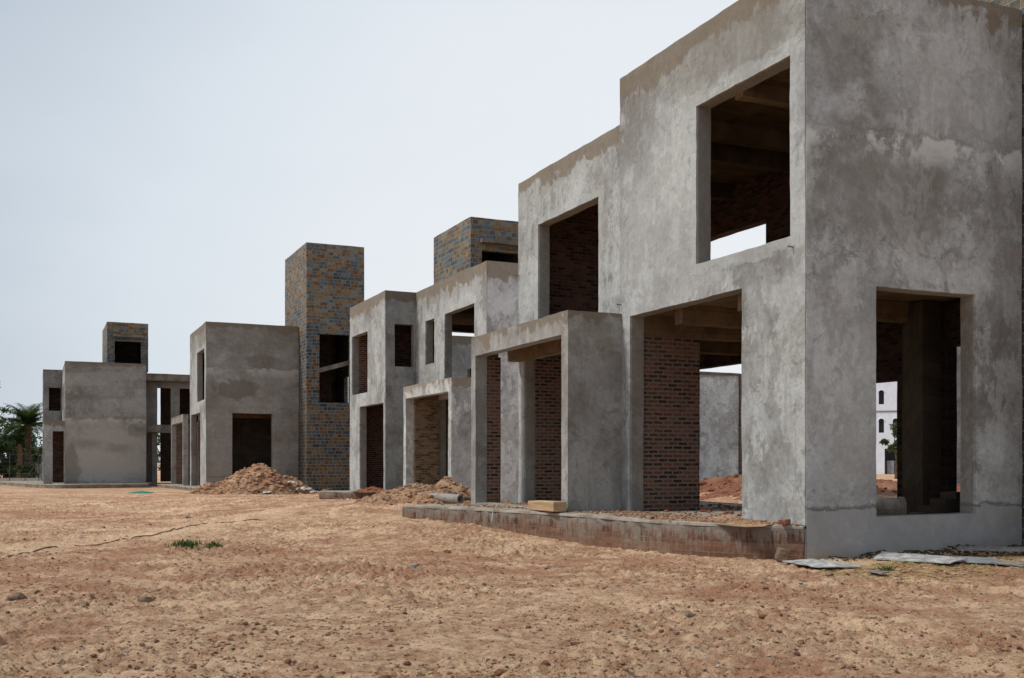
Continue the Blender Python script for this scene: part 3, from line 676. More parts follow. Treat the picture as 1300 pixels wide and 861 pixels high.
# rear house behind the second house, its pale upper wall shows through the big opening
rb = thing('rear_house', 'pale walled house behind, showing through the large upper opening of the second house', 'house', (9.5, 38, 0), None)
W(rb, 'y', 36.0, 36.25, 6.6, 12.5, -.3, 7.95, [], concrete(top=7.95, seed=11, tone=1.25))
W(rb, 'x', 6.6, 6.85, 36.25, 43, -.3, 7.95, [(38, 40, 4.6, 6.6), (38, 40.5, .3, 3.6)], concrete(top=7.95, seed=12))
W(rb, 'x', 12.25, 12.5, 36.25, 43, -.3, 7.95, [], concrete(top=7.95, seed=13))
W(rb, 'y', 43.0, 43.25, 6.6, 12.5, -.3, 7.95, [], concrete(top=7.95, seed=14))
B(rb, 'roof_slab', FORM_GREY, 6.86, 12.24, 36.26, 42.99, 7.3, 7.5, sub=None)

# white house with arched windows, far behind
def white_house():
    # face centre seen at (1125, ~560) px of the photo, about 105 m away
    bx, by = 66.6, 67.4
    r = thing('white_house', 'white rendered house with small arched windows far behind, seen through the end window', 'house', (bx, by, 0))
    r.rotation_euler = (0, 0, math.radians(-46))
    def lb(name, mat, *d):
        b = MB(); b.box(*d); me = b.build(name, mat); me.parent = r; return me
    # local: x along face, -y towards the viewer
    b = MB()
    arch = []
    holes = [(-.71, -.21, 7.55, 8.95), (-.71, -.21, 4.7, 6.1), (.63, 1.13, 4.7, 6.1), (-2.05, -1.55, 4.7, 6.1), (-2.05, -1.55, 7.55, 8.95), (3.3, 3.8, 7.55, 8.95), (-.15, 3.6, .1, 3.1)]
    b.panel('y', 0, .3, -8, 8, -.5, 11.6, holes, 3)
    w = b.build('wall', WHITE); w.parent = r
    lb('wall', WHITE, -8, -7.7, .31, 9, -.5, 11.6); lb('wall', WHITE, 7.7, 8, .31, 9, -.5, 11.6)
    lb('roof', WHITE, -7.69, 7.69, .31, 9, 11.1, 11.4)
    lb('string_course', GREYSTONE, -8.02, 8.02, -.06, -.003, 6.78, 6.9)
    for (a, c, z0, z1) in holes[:6]:
        m_ = MB(); n = 10; cx = (a + c) / 2; hw = (c - a) / 2
        # arch head: fills the square top corners of the opening
        for s in (-1, 1):
            pts = [(cx + s * hw * math.cos(t * PI / 2 / n), z1 - hw + hw * math.sin(t * PI / 2 / n)) for t in range(n + 1)]
            for k in range(n):
                q = [pts[k], pts[k + 1], (cx + s * hw, z1) if k >= 0 else None]
                vs = [(p[0], .02, p[1]) for p in q]
                m_.add(vs, [(0, 1, 2)])
        m_.build('arch_head', WHITE).parent = r
        lb('window', DARK, a - .1, c + .1, .31, .36, z0 - .1, z1 + .1)
        f = MB(); f.tube([(cx + hw * 1.25 * math.cos(t * PI / 8), -.02, z1 - hw + hw * 1.25 * math.sin(t * PI / 8)) for t in range(9)], .05, 5); f.build('arch_moulding', WHITE).parent = r
    lb('porch_recess', DARK, -.3, 3.8, 1.2, 1.3, -.2, 3.3)
    lb('gate', METAL, -.1, .75, .4, .5, 0.1, 1.9); lb('gate', WHITE, .85, 3.5, .4, .5, .1, 1.9)
    for cx in (.0, .8): lb('gate_post', DARK, cx - .06, cx + .06, .32, .39, .1, 1.9)
white_house()

# boundary wall and fence, left background
r = thing('low_wall', 'low whitewashed kerb wall under the wire fence at the left edge', 'wall', (-20, 80, 0))
b = MB(); b.box(-40, -10.55, 80.0, 80.25, -.2, .42, sub=1.0); b.build('wall', WHITEPLASTIC, r, wp=True)
f = thing('wire_fence', 'thin wire fence on posts before the palms at the left edge', 'fence', (-18, 79.4, 0))
for k in range(12):
    p = MB(); x = -10.7 - 2.1 * k; p.tube([(x, 79.4, -.1), (x, 79.4, 2.45)], .035, 5)
    if k in (0, 4): p.tube([(x, 79.4, 1.9), (x - 1.2, 79.4, 0)], .03, 5)
    p.build('post', WIRE, f)
wr = MB()
for z in (.5, .8, 1.1, 1.4, 1.7, 2.0, 2.3): wr.tube([(-10.7 - 2.1 * k, 79.37, z + random.uniform(-.02, .02)) for k in range(12)], .011, 4)
wr.build('wire', WIRE, f)
r = thing('garden_wall', 'pale grey garden wall behind the palm trunks', 'wall', (-8, 96, 0))
b = MB(); b.box(-11.6, -4, 96, 96.3, -.2, 3.2, sub=1.5); b.build('wall', concrete(seed=15, tone=1.5), r, wp=True)

# ------------------------------------------------------------------ trees
def leaf_cloud(b, centre, rad, n, size, rng, flat=.8):
    c = np.array(centre)
    d = rng.normal(size=(n, 3)); d /= np.linalg.norm(d, axis=1)[:, None]
    rr = rng.random(n) ** .45
    P = c + d * (rr * rad)[:, None] * np.array([1, 1, flat])
    for p in P:
        a = rng.normal(size=3); a /= np.linalg.norm(a); t = np.cross(a, rng.normal(size=3)); t /= np.linalg.norm(t) + 1e-9
        s = size * rng.uniform(.6, 1.4)
        b.add([p - a * s, p + t * s * .45, p + a * s, p - t * s * .45], [(0, 1, 2, 3)])

def tree(name, label, x, y, h, crown, mat, seed, leaf=.16, blobs=16, per=170, spread=1.0, cat='tree', group=None, base=.35):
    rng = np.random.default_rng(seed)
    r = thing(name, label, cat, (x, y, 0), group)
    tr = MB(); lean = rng.uniform(-.3, .3, 2)
    top = np.array([x + lean[0], y + lean[1], h * .62])
    tr.tube([(x, y, -.2), (x + lean[0] * .3, y + lean[1] * .3, h * .25), tuple(top)], [h * .022 + .04, h * .017 + .03, h * .01 + .02], 7)
    lv = MB()
    for k in range(blobs):
        a = rng.uniform(0, 2 * PI); rr = crown * math.sqrt(rng.random()) * spread; z = h * (base + (1 - base) * rng.random()) - .4
        q = (z / h - base) / (1 - base); rr *= (1.05 - .6 * q * q)
        c = (x + rr * math.cos(a), y + rr * math.sin(a), z)
        s = np.array([x + lean[0] * .5, y + lean[1] * .5, h * rng.uniform(.22, .5)])
        mid = (s + np.array(c)) / 2 + rng.normal(size=3) * .15
        tr.tube([tuple(s), tuple(mid), c], [h * .008 + .015, h * .005 + .01, .01], 5)
        leaf_cloud(lv, c, crown * rng.uniform(.22, .42), per, leaf, rng)
    tr.build('trunk', BARK, r); lv.build('crown', mat, r)
    return r

def palm(label, x, y, h, fl, seed, trunk=.24, mat=BARK, n=30, droop=1.0):
    rng = np.random.default_rng(seed)
    r = thing('palm_tree', label, 'palm', (x, y, 0), None)
    t = MB(); pts = []; rads = []
    N = 26
    for k in range(N):
        q = k / (N - 1); pts.append((x + .1 * math.sin(q * 2), y, -.2 + (h + .2) * q)); rads.append(trunk * (1.15 - .2 * q) * (1.12 if k % 2 else .9))
    t.tube(pts, rads, 9)
    for k in range(70):   # stubs of old fronds
        q = rng.uniform(.1, 1); a = rng.uniform(0, 2 * PI); z = h * q
        d = Vector((math.cos(a), math.sin(a), 0)); p = Vector((x + .1 * math.sin(q * 2), y, z)) + d * trunk * .9
        t.tube([p, p + d * .10 + Vector((0, 0, .16))], [.05, .02], 4)
    t.build('trunk', mat, r)
    fr = MB(); top = Vector((x + .1 * math.sin(2), y, h))
    for k in range(n):
        a = 2 * PI * k / n * 2.6180 + rng.uniform(-.2, .2); el = math.radians(86 - 88 * (k / n) ** 1.0 + rng.uniform(-8, 8))
        L = fl * rng.uniform(.8, 1.05); prev = top.copy(); ds = L / 10; e = el; pts = [top.copy()]
        for s in range(10):
            e -= math.radians(4 + 6.5 * droop * (s / 10)) * (1.0 if el > 0 else .5)
            d = Vector((math.cos(a) * math.cos(e), math.sin(a) * math.cos(e), math.sin(e))); prev = prev + d * ds; pts.append(prev.copy())
        fr.tube(pts, [.03 * (1 - i / 11) + .006 for i in range(11)], 4)
        for i in range(1, 11):
            for sub in (0, .5):
                p = pts[i - 1].lerp(pts[i], sub + .25); tang = (pts[i] - pts[i - 1]).normalized()
                side = tang.cross(Vector((0, 0, 1))); side = side.normalized() if side.length > 1e-3 else Vector((1, 0, 0))
                up = side.cross(tang); ll = fl * .23 * math.sin(PI * (i + 1) / 12.5) + .1
                for sg in (-1, 1):
                    dd = (side * sg * .9 + tang * .65 + up * rng.uniform(.0, .3) - Vector((0, 0, .15))).normalized()
                    w = tang * .05
                    fr.add([p - w, p + w, p + dd * ll * rng.uniform(.85, 1.1)], [(0, 1, 2)])
    fr.build('crown', PALMLEAF, r)
    return r
palm('tall dark trunked date palm with a full green crown beside the farthest house', -11.6, 83, 4.7, 2.6, 3, .20, BARK, 80, .7)
palm('smaller palm with a tan bare trunk just left of the taller dark one', -12.25, 84.5, 3.2, 1.6, 5, .16, BARK_T, 22)
tg = 'trees and shrubs in the left background'
tree('broadleaf_tree', 'dark bushy tree cut by the left edge of the picture behind the fence', -15.7, 92, 6.6, 3.2, LEAF_D, 21, .20, 22, 190)
tree('broadleaf_tree', 'sparse grey green tree standing behind the palms', -13.0, 104, 6.4, 3.0, LEAF_M, 22, .18, 16, 120)
tree('broadleaf_tree', 'tall tree whose thin twigs reach in high at the left edge', -15.4, 84, 9.3, 2.4, LEAF_D, 26, .15, 12, 60, base=.62)
tree('shrub', 'dark low shrub at the foot of the tan palm trunk', -12.9, 87.5, 3.6, 2.0, LEAF_D, 23, .15, 12, 150, cat='shrub', base=.05)
tree('shrub', 'yellowish green shrub between the dark palm and the farthest house', -11.0, 86, 3.2, 1.5, LEAF_M, 24, .13, 10, 120, cat='shrub', base=.05)
tree('shrub', 'broad dark shrub behind the fence at the left edge', -14.4, 86, 4.0, 2.0, LEAF_D, 25, .15, 12, 150, cat='shrub', base=.05)
tree('broadleaf_tree', 'green tree glimpsed in the slot between the farthest house and the towered house', 0.4, 92, 5.0, 3.0, LEAF_M, 28, .18, 18, 170)
tree('shrub', 'dark leafy bush just left of the tan palm trunk', -13.3, 85.5, 3.6, 1.5, LEAF_D, 29, .15, 12, 170, cat='shrub', base=.05)
tree('shrub', 'low dark shrub between the fence and the dark palm trunk', -11.9, 81.6, 2.3, 1.2, LEAF_D, 40, .12, 10, 150, cat='shrub', base=.05)
tree('broadleaf_tree', 'rounded dark tree behind the tan palm', -13.4, 95, 5.2, 2.3, LEAF_D, 41, .18, 18, 200, base=.15)
tree('young_tree', 'young green tree before the white house, seen through the end window', 37.6, 36.5, 4.4, .95, LEAF_M, 27, .13, 9, 90, base=.55)

# ------------------------------------------------------------------ ground
def ground():
    def seg(a, b, s): return list(np.arange(a, b - 1e-6, s))
    xs = [-1600, -800, -400, -200, -110, -70] + seg(-45, -18, 1.0) + seg(-18, -13, .12) + seg(-13, .6, .032) + seg(.6, 3.2, .05) + seg(3.2, 6, .15) + seg(6, 22, .35) + seg(22, 70, 3) + [100, 200, 400, 800, 1600]
    ys = [-300, -100, -40, -20, -13] + seg(-9, -7, .3) + seg(-7, 7, .032) + seg(7, 9, .05) + seg(9, 20, .07) + seg(20, 62, .2) + seg(62, 110, 1.2) + [130, 180, 300, 600, 1000, 2000]
    xs = np.array(xs); ys = np.array(ys)
    Xg, Yg = np.meshgrid(xs, ys)
    Zg = ground_h(Xg, Yg)
    nx, ny = len(xs), len(ys)
    me = bpy.data.meshes.new('ground')
    me.vertices.add(nx * ny)
    me.vertices.foreach_set('co', np.stack([Xg, Yg, Zg], -1).astype(np.float32).ravel())
    i = (np.arange(ny - 1)[:, None] * nx + np.arange(nx - 1)[None, :]).ravel()
    q = np.stack([i, i + 1, i + nx + 1, i + nx], -1).astype(np.int32)
    me.loops.add(q.size); me.polygons.add(len(q))
    me.loops.foreach_set('vertex_index', q.ravel())
    me.polygons.foreach_set('loop_start', np.arange(0, q.size, 4, dtype=np.int32))
    me.update(); me.validate()
    me.materials.append(SOIL)
    o = bpy.data.objects.new('ground', me); COL.objects.link(o); o['kind'] = 'structure'
    me.polygons.foreach_set('use_smooth', np.ones(len(q), dtype=bool))
ground()

# ------------------------------------------------------------------ stones, heaps, litter
_ph = (1 + 5 ** .5) / 2
ICO_V = np.array([(-1, _ph, 0), (1, _ph, 0), (-1, -_ph, 0), (1, -_ph, 0), (0, -1, _ph), (0, 1, _ph), (0, -1, -_ph), (0, 1, -_ph), (_ph, 0, -1), (_ph, 0, 1), (-_ph, 0, -1), (-_ph, 0, 1)]) / 1.902
ICO_F = [(0, 11, 5), (0, 5, 1), (0, 1, 7), (0, 7, 10), (0, 10, 11), (1, 5, 9), (5, 11, 4), (11, 10, 2), (10, 7, 6), (7, 1, 8), (3, 9, 4), (3, 4, 2), (3, 2, 6), (3, 6, 8), (3, 8, 9), (4, 9, 5), (2, 4, 11), (6, 2, 10), (8, 6, 7), (9, 8, 1)]
def lump(b, x, y, z, s, rng, flat=.65):
    v = ICO_V * (s * rng.uniform(.65, 1.2, size=(12, 1))) * np.array([rng.uniform(.8, 1.4), rng.uniform(.8, 1.2), flat])
    a = rng.uniform(0, 2 * PI); c, sn = math.cos(a), math.sin(a)
    v = v @ np.array([[c, -sn, 0], [sn, c, 0], [0, 0, 1]]).T
    b.add(v + np.array([x, y, z]), ICO_F)

def scatter(name, mat, n, sizes, seed, region, hfun=ground_h, kind='stuff', sink=.2, flat=.65, clump=False, label=None, cat=None):
    rng = np.random.default_rng(seed); b = MB(); k = 0
    while k < n:
        x, y = region(rng)
        if clump and vnoise(np.array(x * .8 + 5), np.array(y * .8 + 70)) < rng.uniform(-.35, .35): continue
        s = sizes[0] * (sizes[1] / sizes[0]) ** (rng.random() ** 2.2)
        z = float(hfun(x, y)) + s * flat * (.5 - sink)
        lump(b, x, y, z, s, rng, flat); k += 1
    o = b.build(name, mat); tag(o, label, cat, None, kind); return o
def front_region(rng):
    while True:
        d = 6.8 * (46 / 6.8) ** rng.random(); a = rng.uniform(-.56, .56)
        x = -10.94 + d * (.4125 + .911 * a); y = -13.08 + d * (.911 - .4125 * a)
        if x < -.1 - .0 or y < -.15:
            if not (x > -3.0 and -.1 < y < 11 and x > -1.2 - max(0, y - 4) * .28): return x, y
scatter('clods', SOIL, 11000, (.008, .030), 31, front_region, clump=True, label='loose clods of soil lying over the open ground')
scatter('brick_crumbs', RUBBLE, 900, (.007, .026), 37, front_region, clump=True, label='crumbs of broken brick scattered over the open ground')
scatter('dark_clods', REDSOIL, 900, (.010, .042), 38, front_region, clump=True, label='reddish broken clods gathered in patches on the open ground')
scatter('pebbles', STONE, 1800, (.007, .022), 32, front_region, clump=False, label='small dark pebbles strewn over the open ground')
scatter('pale_chips', PALECHIP, 420, (.006, .020), 33, front_region, label='pale stone chips strewn over the open ground')

def rock(label, x, y, s, mat, seed, flat=.7, name='rock'):
    rng = np.random.default_rng(seed); b = MB()
    v = ICO_V.copy()
    # one subdivision for a broken, faceted shape
    vs = list(map(tuple, v)); cache = {}; fs = []
    def mid(i, j):
        k = (min(i, j), max(i, j))
        if k not in cache:
            p = (np.array(vs[i]) + np.array(vs[j])) / 2; p /= np.linalg.norm(p); cache[k] = len(vs); vs.append(tuple(p))
        return cache[k]
    for a, c, d in ICO_F:
        ab, bc, ca = mid(a, c), mid(c, d), mid(d, a); fs += [(a, ab, ca), (c, bc, ab), (d, ca, bc), (ab, bc, ca)]
    V = np.array(vs) * s * rng.uniform(.8, 1.12, size=(len(vs), 1)) * np.array([1.25, .95, flat])
    n = rng.normal(size=3); n /= np.linalg.norm(n); dd = V @ n; V -= np.outer(np.maximum(dd - s * .55, 0), n)
    z = float(ground_h(x, y)) + s * flat * .45
    b.add(V + np.array([x, y, z]), fs)
    return tag(b.build(name, mat, base=(x, y, z)), label, 'rock')
rocks = [
    ('dark lump of stone lying low at the left of the foreground', -11.14, -.05, .085, STONE),
    ('dark stone left of the second, in front of the grass tuft', -9.84, -.86, .07, STONE),
    ('flat brown stone just left of the middle foreground', -9.62, .15, .055, STONE),
    ('reddish stone in the middle of the open ground before the brick plinth', -4.6, 3.6, .06, RUBBLE),
    ('brown stone right of the middle, before the brick plinth', -4.2, .55, .05, STONE),
    ('pale grey flat stone near the middle of the foreground', -6.1, .9, .055, GREYSTONE),
    ('dark stone far out on the sandy ground beyond the rope', -7.2, 16.4, .08, STONE),
    ('large brown stone at the bottom, right of the middle', -5.0, -4.2, .07, STONE),
    ('small dark stone in front of the white stone slab', -1.05, -1.75, .065, STONE),
]
for k, (l, x, y, s, m_) in enumerate(rocks): rock(l, x, y, s, m_, 50 + k)

def heap(name, label, cx, cy, rx, ry, hh, mat, seed, lumps, lump_mat=None, peak=(0, 0), rough=.12, kind=None, zoff=-.12, power=1.25, lsize=(.02, .09)):
    rng = np.random.default_rng(seed); n = 90
    b = MB(); g = np.linspace(-1.15, 1.15, n); U, Vv = np.meshgrid(g, g)
    def hz(u, v):
        r = np.hypot(u - peak[0] * (1 - np.minimum(1, np.hypot(u, v))), v - peak[1] * (1 - np.minimum(1, np.hypot(u, v))))
        r = r * (1 + .35 * vnoise(u * 1.7 + seed, v * 1.7))
        z = hh * np.clip(1 - r, -.3, 1) ** 1.0 if power == 1 else hh * np.sign(1 - r) * np.abs(np.clip(1 - r, -.2, 1)) ** power
        w = np.clip(z / (hh * .15) + .5, 0, 1)
        z = z + w * rough * (vnoise(u * rx * 1.6 + seed * 3, v * ry * 1.6) + .6 * vnoise(u * rx * 4 + 9, v * ry * 4) + .35 * np.abs(vnoise(u * rx * 9, v * ry * 9 + 4)))
        return z
    Z = hz(U, Vv)
    X = cx + U * rx; Y = cy + Vv * ry
    G = ground_large(X, Y)
    P = np.stack([X, Y, G + Z + zoff + .1], -1).reshape(-1, 3)
    fs = []
    for j in range(n - 1):
        for i in range(n - 1):
            a = j * n + i
            if max(Z.flat[a], Z.flat[a + 1], Z.flat[a + n], Z.flat[a + n + 1]) > -.06: fs.append((a, a + 1, a + n + 1, a + n))
    b.add(P, fs)
    o = b.build(name, mat, base=(cx, cy, 0), smooth=False)
    tag(o, label, 'heap', None, kind)
    # lumps lying in the heap belong to it
    b = MB()
    for k in range(lumps):
        a = rng.uniform(0, 2 * PI); r = math.sqrt(rng.random()) * 1.05; u, v = r * math.cos(a), r * math.sin(a)
        z = float(ground_large(cx + u * rx, cy + v * ry) + max(float(hz(np.array(u), np.array(v))), -.02) + zoff + .1)
        s = lsize[0] * (lsize[1] / lsize[0]) ** (rng.random() ** 1.8)
        lump(b, cx + u * rx, cy + v * ry, z + s * .1, s, rng)
    c = b.build('lumps', lump_mat or mat, o, base=None); c['kind'] = 'stuff'
    return o
heap('earth_heap', 'large pointed heap of brown earth before the house with the tall stone tower', -.75, 40.9, 3.0, 2.6, 1.50, SAND, 4, 1500, None, (.05, -.1), .30, lsize=(.03, .20))
heap('sand_heap', 'low spreading heap of sand left of the brick plinth by the grey pipe', -.60, 15.2, 2.35, 2.2, .84, SAND, 6, 1200, None, (.15, -.1), .24, lsize=(.02, .11))
heap('soil_heap', 'reddish soil heap behind the nearest house, seen through its doorway', 11.6, 14.5, 4.6, 6.5, .55, REDSOIL, 8, 500, RUBBLE, (0, 0), .25, lsize=(.04, .16))
heap('brick_rubble', 'small spill of orange brick rubble on the terrace edge of the second house', .5, 24.9, .55, .9, .18, RUBBLE, 10, 140, RUBBLE, (0, 0), .06, zoff=.22, lsize=(.025, .08))

# dirt lying on the plinth of the nearest house
def plinth_h(x, y): return .556
def plinth_region(rng):
    while True:
        y = rng.uniform(.1, 10.4); x = -rng.random() ** 1.6 * (1.2 + max(0, y - 6) * .3)
        lim = -.05 - min(1.2, y * .62) - max(0, y - 5) * .25
        if x > lim and not (y > 5.6 and -1.3 < x < -.9 and y < 6): return x, y
scatter('plinth_crumbs', RUBBLE, 420, (.008, .05), 39, plinth_region, plinth_h, label='broken brick bits littering the brick plinth')
scatter('plinth_dirt', SAND, 2200, (.008, .05), 34, plinth_region, plinth_h, label='crumbs of soil and mortar littering the brick plinth')
def inner_region(rng): return rng.uniform(.4, 3.8), rng.uniform(.5, 10)
scatter('floor_rubble', RUBBLE, 500, (.015, .07), 35, inner_region, plinth_h, label='broken brick and soil on the ground floor inside the nearest house')
def ph2(x, y): return .505
scatter('terrace_dirt', SAND, 260, (.015, .06), 36, lambda r: (r.uniform(1.2, 2.6), r.uniform(19.3, 25.5)), ph2, label='crumbs littering the terrace of the second house')
heap('dirt_pile', 'thin drift of orange dirt on the right end of the brick plinth', -.36, 1.55, .42, 1.0, .10, SAND, 12, 120, RUBBLE, (0, 0), .04, zoff=.44, lsize=(.012, .035))

def brick_block(label, x, y, z, rz, mat=RUBBLE, dims=(.115, .055, .038), tilt=0, name='loose_brick', cat='brick'):
    rng = np.random.default_rng(int(abs(x * 1000)) + 5); b = MB()
    v = np.array([(sx, sy, sz) for sz in (-1, 1) for sx, sy in ((-1, -1), (1, -1), (1, 1), (-1, 1))], float) * np.array(dims)
    v += rng.normal(size=v.shape) * .05 * min(dims)
    b.add(v, [(0, 3, 2, 1), (4, 5, 6, 7), (0, 1, 5, 4), (1, 2, 6, 5), (2, 3, 7, 6), (3, 0, 4, 7)])
    o = b.build(name, mat); o.location = (x, y, z); o.rotation_euler = (tilt, 0, rz)
    bv = o.modifiers.new('b', 'BEVEL'); bv.width = min(dims) * .18; bv.segments = 2
    return tag(o, label, cat)
brick_block('loose brick lying on the right end of the brick plinth', -.22, .22, .6, .5)
brick_block('broken brick leaning on the ground against the right end of the plinth', -.40, .05, .10, 1.0, STONE, (.15, .09, .10), .3)
brick_block('thick raw timber block lying before the porch of the nearest house', -1.52, 6.02, .665, math.radians(92), TIMBER, (.55, .15, .10), 0, 'timber_block', 'timber')

def board(label, pts, th, mat, seed, name='stone_slab', cat='slab', lift=.0, warpz=.004):
    """thin flat slab with an irregular outline, pts in metres on the ground"""
    rng = np.random.default_rng(seed); P = []
    for i in range(len(pts)):
        a = np.array(pts[i], float); c = np.array(pts[(i + 1) % len(pts)], float); n = max(1, int(np.linalg.norm(c - a) / .12))
        for k in range(n):
            p = a + (c - a) * k / n; p[:2] += rng.normal(size=2) * .012; P.append(p)
    n = len(P); b = MB()
    top = [(p[0], p[1], float(ground_large(p[0], p[1])) + p[2] + rng.normal() * .003 + th) for p in P]; bot = [(p[0], p[1], q[2] - th) for p, q in zip(P, top)]
    c = np.mean(np.array(top), axis=0); c2 = c.copy(); c[2] += warpz; c2[2] -= th
    vs = top + bot + [tuple(c), tuple(c2)]; fs = []
    for i in range(n):
        j = (i + 1) % n; fs += [(i, j, 2 * n), (n + j, n + i, 2 * n + 1), (n + i, n + j, j, i)]
    b.add(vs, fs); o = b.build(name, mat, base=(float(c[0]), float(c[1]), 0)); return tag(o, label, cat)
board('pale white stone slab lying flat just right of the plinth end', [(-.62, -.22, .03), (-.15, -.35, .05), (-.02, -1.22, .03), (-.22, -1.42, .03), (-.72, -1.12, .02)], .014, BOARD, 61)
board('long grey stone board propped flat under the end window sill', [(.98, -.42, .02), (1.42, -.16, .10), (2.02, -1.32, .06), (1.42, -1.52, .03)], .014, BOARD, 62)
board('narrow grey board lying against the wall foot at the right edge', [(2.75, -.45, .10), (2.95, -.30, .14), (4.3, -.75, .11), (4.2, -.95, .06)], .016, GREYSTONE, 63)
board('dull blue grey sheet lying right of the stone board', [(1.9, -1.35, .02), (2.4, -.75, .04), (2.75, -1.2, .03), (2.2, -1.9, .01)], .008, METAL, 64, 'metal_sheet', 'sheet')
board('small pale stone flake at the right edge in front of the dull sheet', [(2.0, -1.75, .03), (2.3, -1.6, .04), (2.5, -2.1, .03), (2.15, -2.2, .01)], .015, GREYSTONE, 65)
board('small grey flat stone in front of the white slab', [(-.5, -1.9, .02), (-.35, -1.8, .02), (-.25, -2.05, .02), (-.45, -2.1, .01)], .015, GREYSTONE, 66)
board('crumpled green plastic sheet lying on the soil before the farthest house', [(-6.6, 44.3, .02), (-5.9, 44.9, .06), (-5.35, 44.2, .02), (-5.8, 43.7, .02)], .03, NET, 67, 'plastic_sheet', 'sheet', warpz=.09)

def sheet(label, x, y, z, s, seed):
    rng = np.random.default_rng(seed); n = 14; b = MB(); g = np.linspace(-1, 1, n); U, V = np.meshgrid(g, g)
    Z = .35 * np.abs(vnoise(U * 2.5 + seed, V * 2.5)) * 2 + .15 * vnoise(U * 6, V * 6 + seed) + .25 * (1 - U * U) * (1 - V * V)
    R = 1 + .25 * vnoise(U * 2 + 3 * seed, V * 2)
    P = np.stack([x + U * s * R, y + V * s * .7 * R, z + Z * s * .9], -1).reshape(-1, 3)
    b.add(P, [(j * n + i, j * n + i + 1, (j + 1) * n + i + 1, (j + 1) * n + i) for j in range(n - 1) for i in range(n - 1)])
    return tag(b.build('plastic_sack', WHITEPLASTIC, base=(x, y, z)), label, 'sack')
sheet('crumpled white sack on the right slope of the earth heap, the upper one', .72, 39.4, .58, .26, 71)
sheet('crumpled white sack low on the right foot of the earth heap', 1.25, 39.0, .25, .36, 72)
sheet('white scrap of sacking at the front foot of the earth heap', -.7, 38.5, .12, .24, 73)
sheet('dirty pale sacking at the far right foot of the earth heap', 1.7, 38.8, .12, .22, 74)
rock('dark rock at the foot of the slate tower by the earth heap', 2.5, 39.8, .24, STONE, 90)
rock('black rock against the slate tower foot', 2.9, 40.4, .26, WEED, 91)

# pipes
def pipe(label, a, c, ro, ri, mat, name='cement_pipe'):
    a, c = Vector(a), Vector(c); t = (c - a).normalized(); u = t.cross(Vector((0, 0, 1))).normalized(); w = t.cross(u); n = 20; b = MB(); vs = []; fs = []
    for p, r in ((a, ro), (a + t * .05, ro * 1.0), (c - t * .09, ro), (c - t * .085, ro * 1.1), (c, ro * 1.1), (c, ri), (c - t * .25, ri), (a, ri)):
        for k in range(n):
            q = 2 * PI * k / n; vs.append(p + (u * math.cos(q) + w * math.sin(q)) * r)
    for i in range(8):
        j = (i + 1) % 8
        for k in range(n): k2 = (k + 1) % n; fs.append((i * n + k, j * n + k, j * n + k2, i * n + k2))
    b.add(vs, fs); o = b.build(name, mat, base=tuple(a)); return tag(o, label, 'pipe')
pipe('short grey cement pipe lying half buried in the sand heap', (-1.15, 14.3, .62), (-.62, 13.05, .58), .12, .09, PIPE)
pipe('thick cement pipe lying on the floor just inside the end window', (2.36, 1.12, .74), (2.86, .84, .735), .185, .15, DARKPIPE)
o = MB(); o.tube([(-.5, 13.0, .6), (-.2, 12.4, .6)], [.05, .05], 8); tag(o.build('dark_pole', WEED, base=(-.5, 13, .6)), 'short dark pole lying beside the half buried pipe', 'pole')

# rope across the ground (two lengths with a buried gap) and the white cord on the plinth
def rope(label, pts, r, mat, name='rope', hf=True):
    P = []
    for i in range(len(pts) - 1):
        a, c = np.array(pts[i], float), np.array(pts[i + 1], float); n = max(2, int(np.linalg.norm(c - a) / .25))
        for k in range(n): P.append(a + (c - a) * k / n)
    P.append(np.array(pts[-1], float))
    for _ in range(3): P = [P[0]] + [(P[i - 1] + 2 * P[i] + P[i + 1]) / 4 for i in range(1, len(P) - 1)] + [P[-1]]
    b = MB(); b.tube([(p[0], p[1], float(ground_h(p[0], p[1])) + r * .9 if hf else p[2]) for p in P], r, 6)
    o = b.build(name, mat); return tag(o, label, 'rope')
rope('dark rope length running out of the left edge of the open ground', [(-11.9, 3.6), (-11.43, 4.6), (-11.2, 5.2), (-10.82, 6.87), (-10.6, 7.1)], .013, ROPE)
rope('long dark rope length lying across the middle of the open ground', [(-10.3, 7.39), (-9.6, 8.5), (-8.49, 10.53), (-7.95, 12.0), (-7.45, 13.3), (-6.9, 13.55), (-6.06, 13.28), (-5.9, 13.2)], .013, ROPE)
o = MB(); o.tube([(-1.93, 7.55, .57), (-2.0, 7.53, .6), (-2.06, 7.53, .52), (-2.08, 7.5, .40), (-2.10, 7.5, .30)], .011, 6); tag(o.build('cord', WHITEPLASTIC), 'white cord hanging over the front of the brick plinth', 'cord')

# grass, weeds, straw
def blades(name, mat, n, cx, cy, rx, ry, h, seed, label, lean=.6, w=.008, kind=None, cat=None, hfun=ground_h):
    rng = np.random.default_rng(seed); b = MB()
    for k in range(n):
        x = cx + rng.normal() * rx; y = cy + rng.normal() * ry; z = float(hfun(x, y)) - .005
        a = rng.uniform(0, 2 * PI); l = h * rng.uniform(.4, 1.2); d = np.array([math.cos(a), math.sin(a), 0]); sd = np.array([-d[1], d[0], 0]) * w
        p0 = np.array([x, y, z]); p1 = p0 + d * l * lean * .4 + np.array([0, 0, l * .7]); p2 = p0 + d * l * lean + np.array([0, 0, l * (1 - lean * .45)])
        b.add([p0 - sd, p0 + sd, p1 + sd * .7, p1 - sd * .7, p2], [(0, 1, 2, 3), (3, 2, 4)])
    return tag(b.build(name, mat), label, cat, None, kind)
blades('grass_tuft', GRASS, 420, -8.5, 6.2, .11, .2, .13, 81, 'small green grass tuft alone on the open ground near the rope', cat='grass')
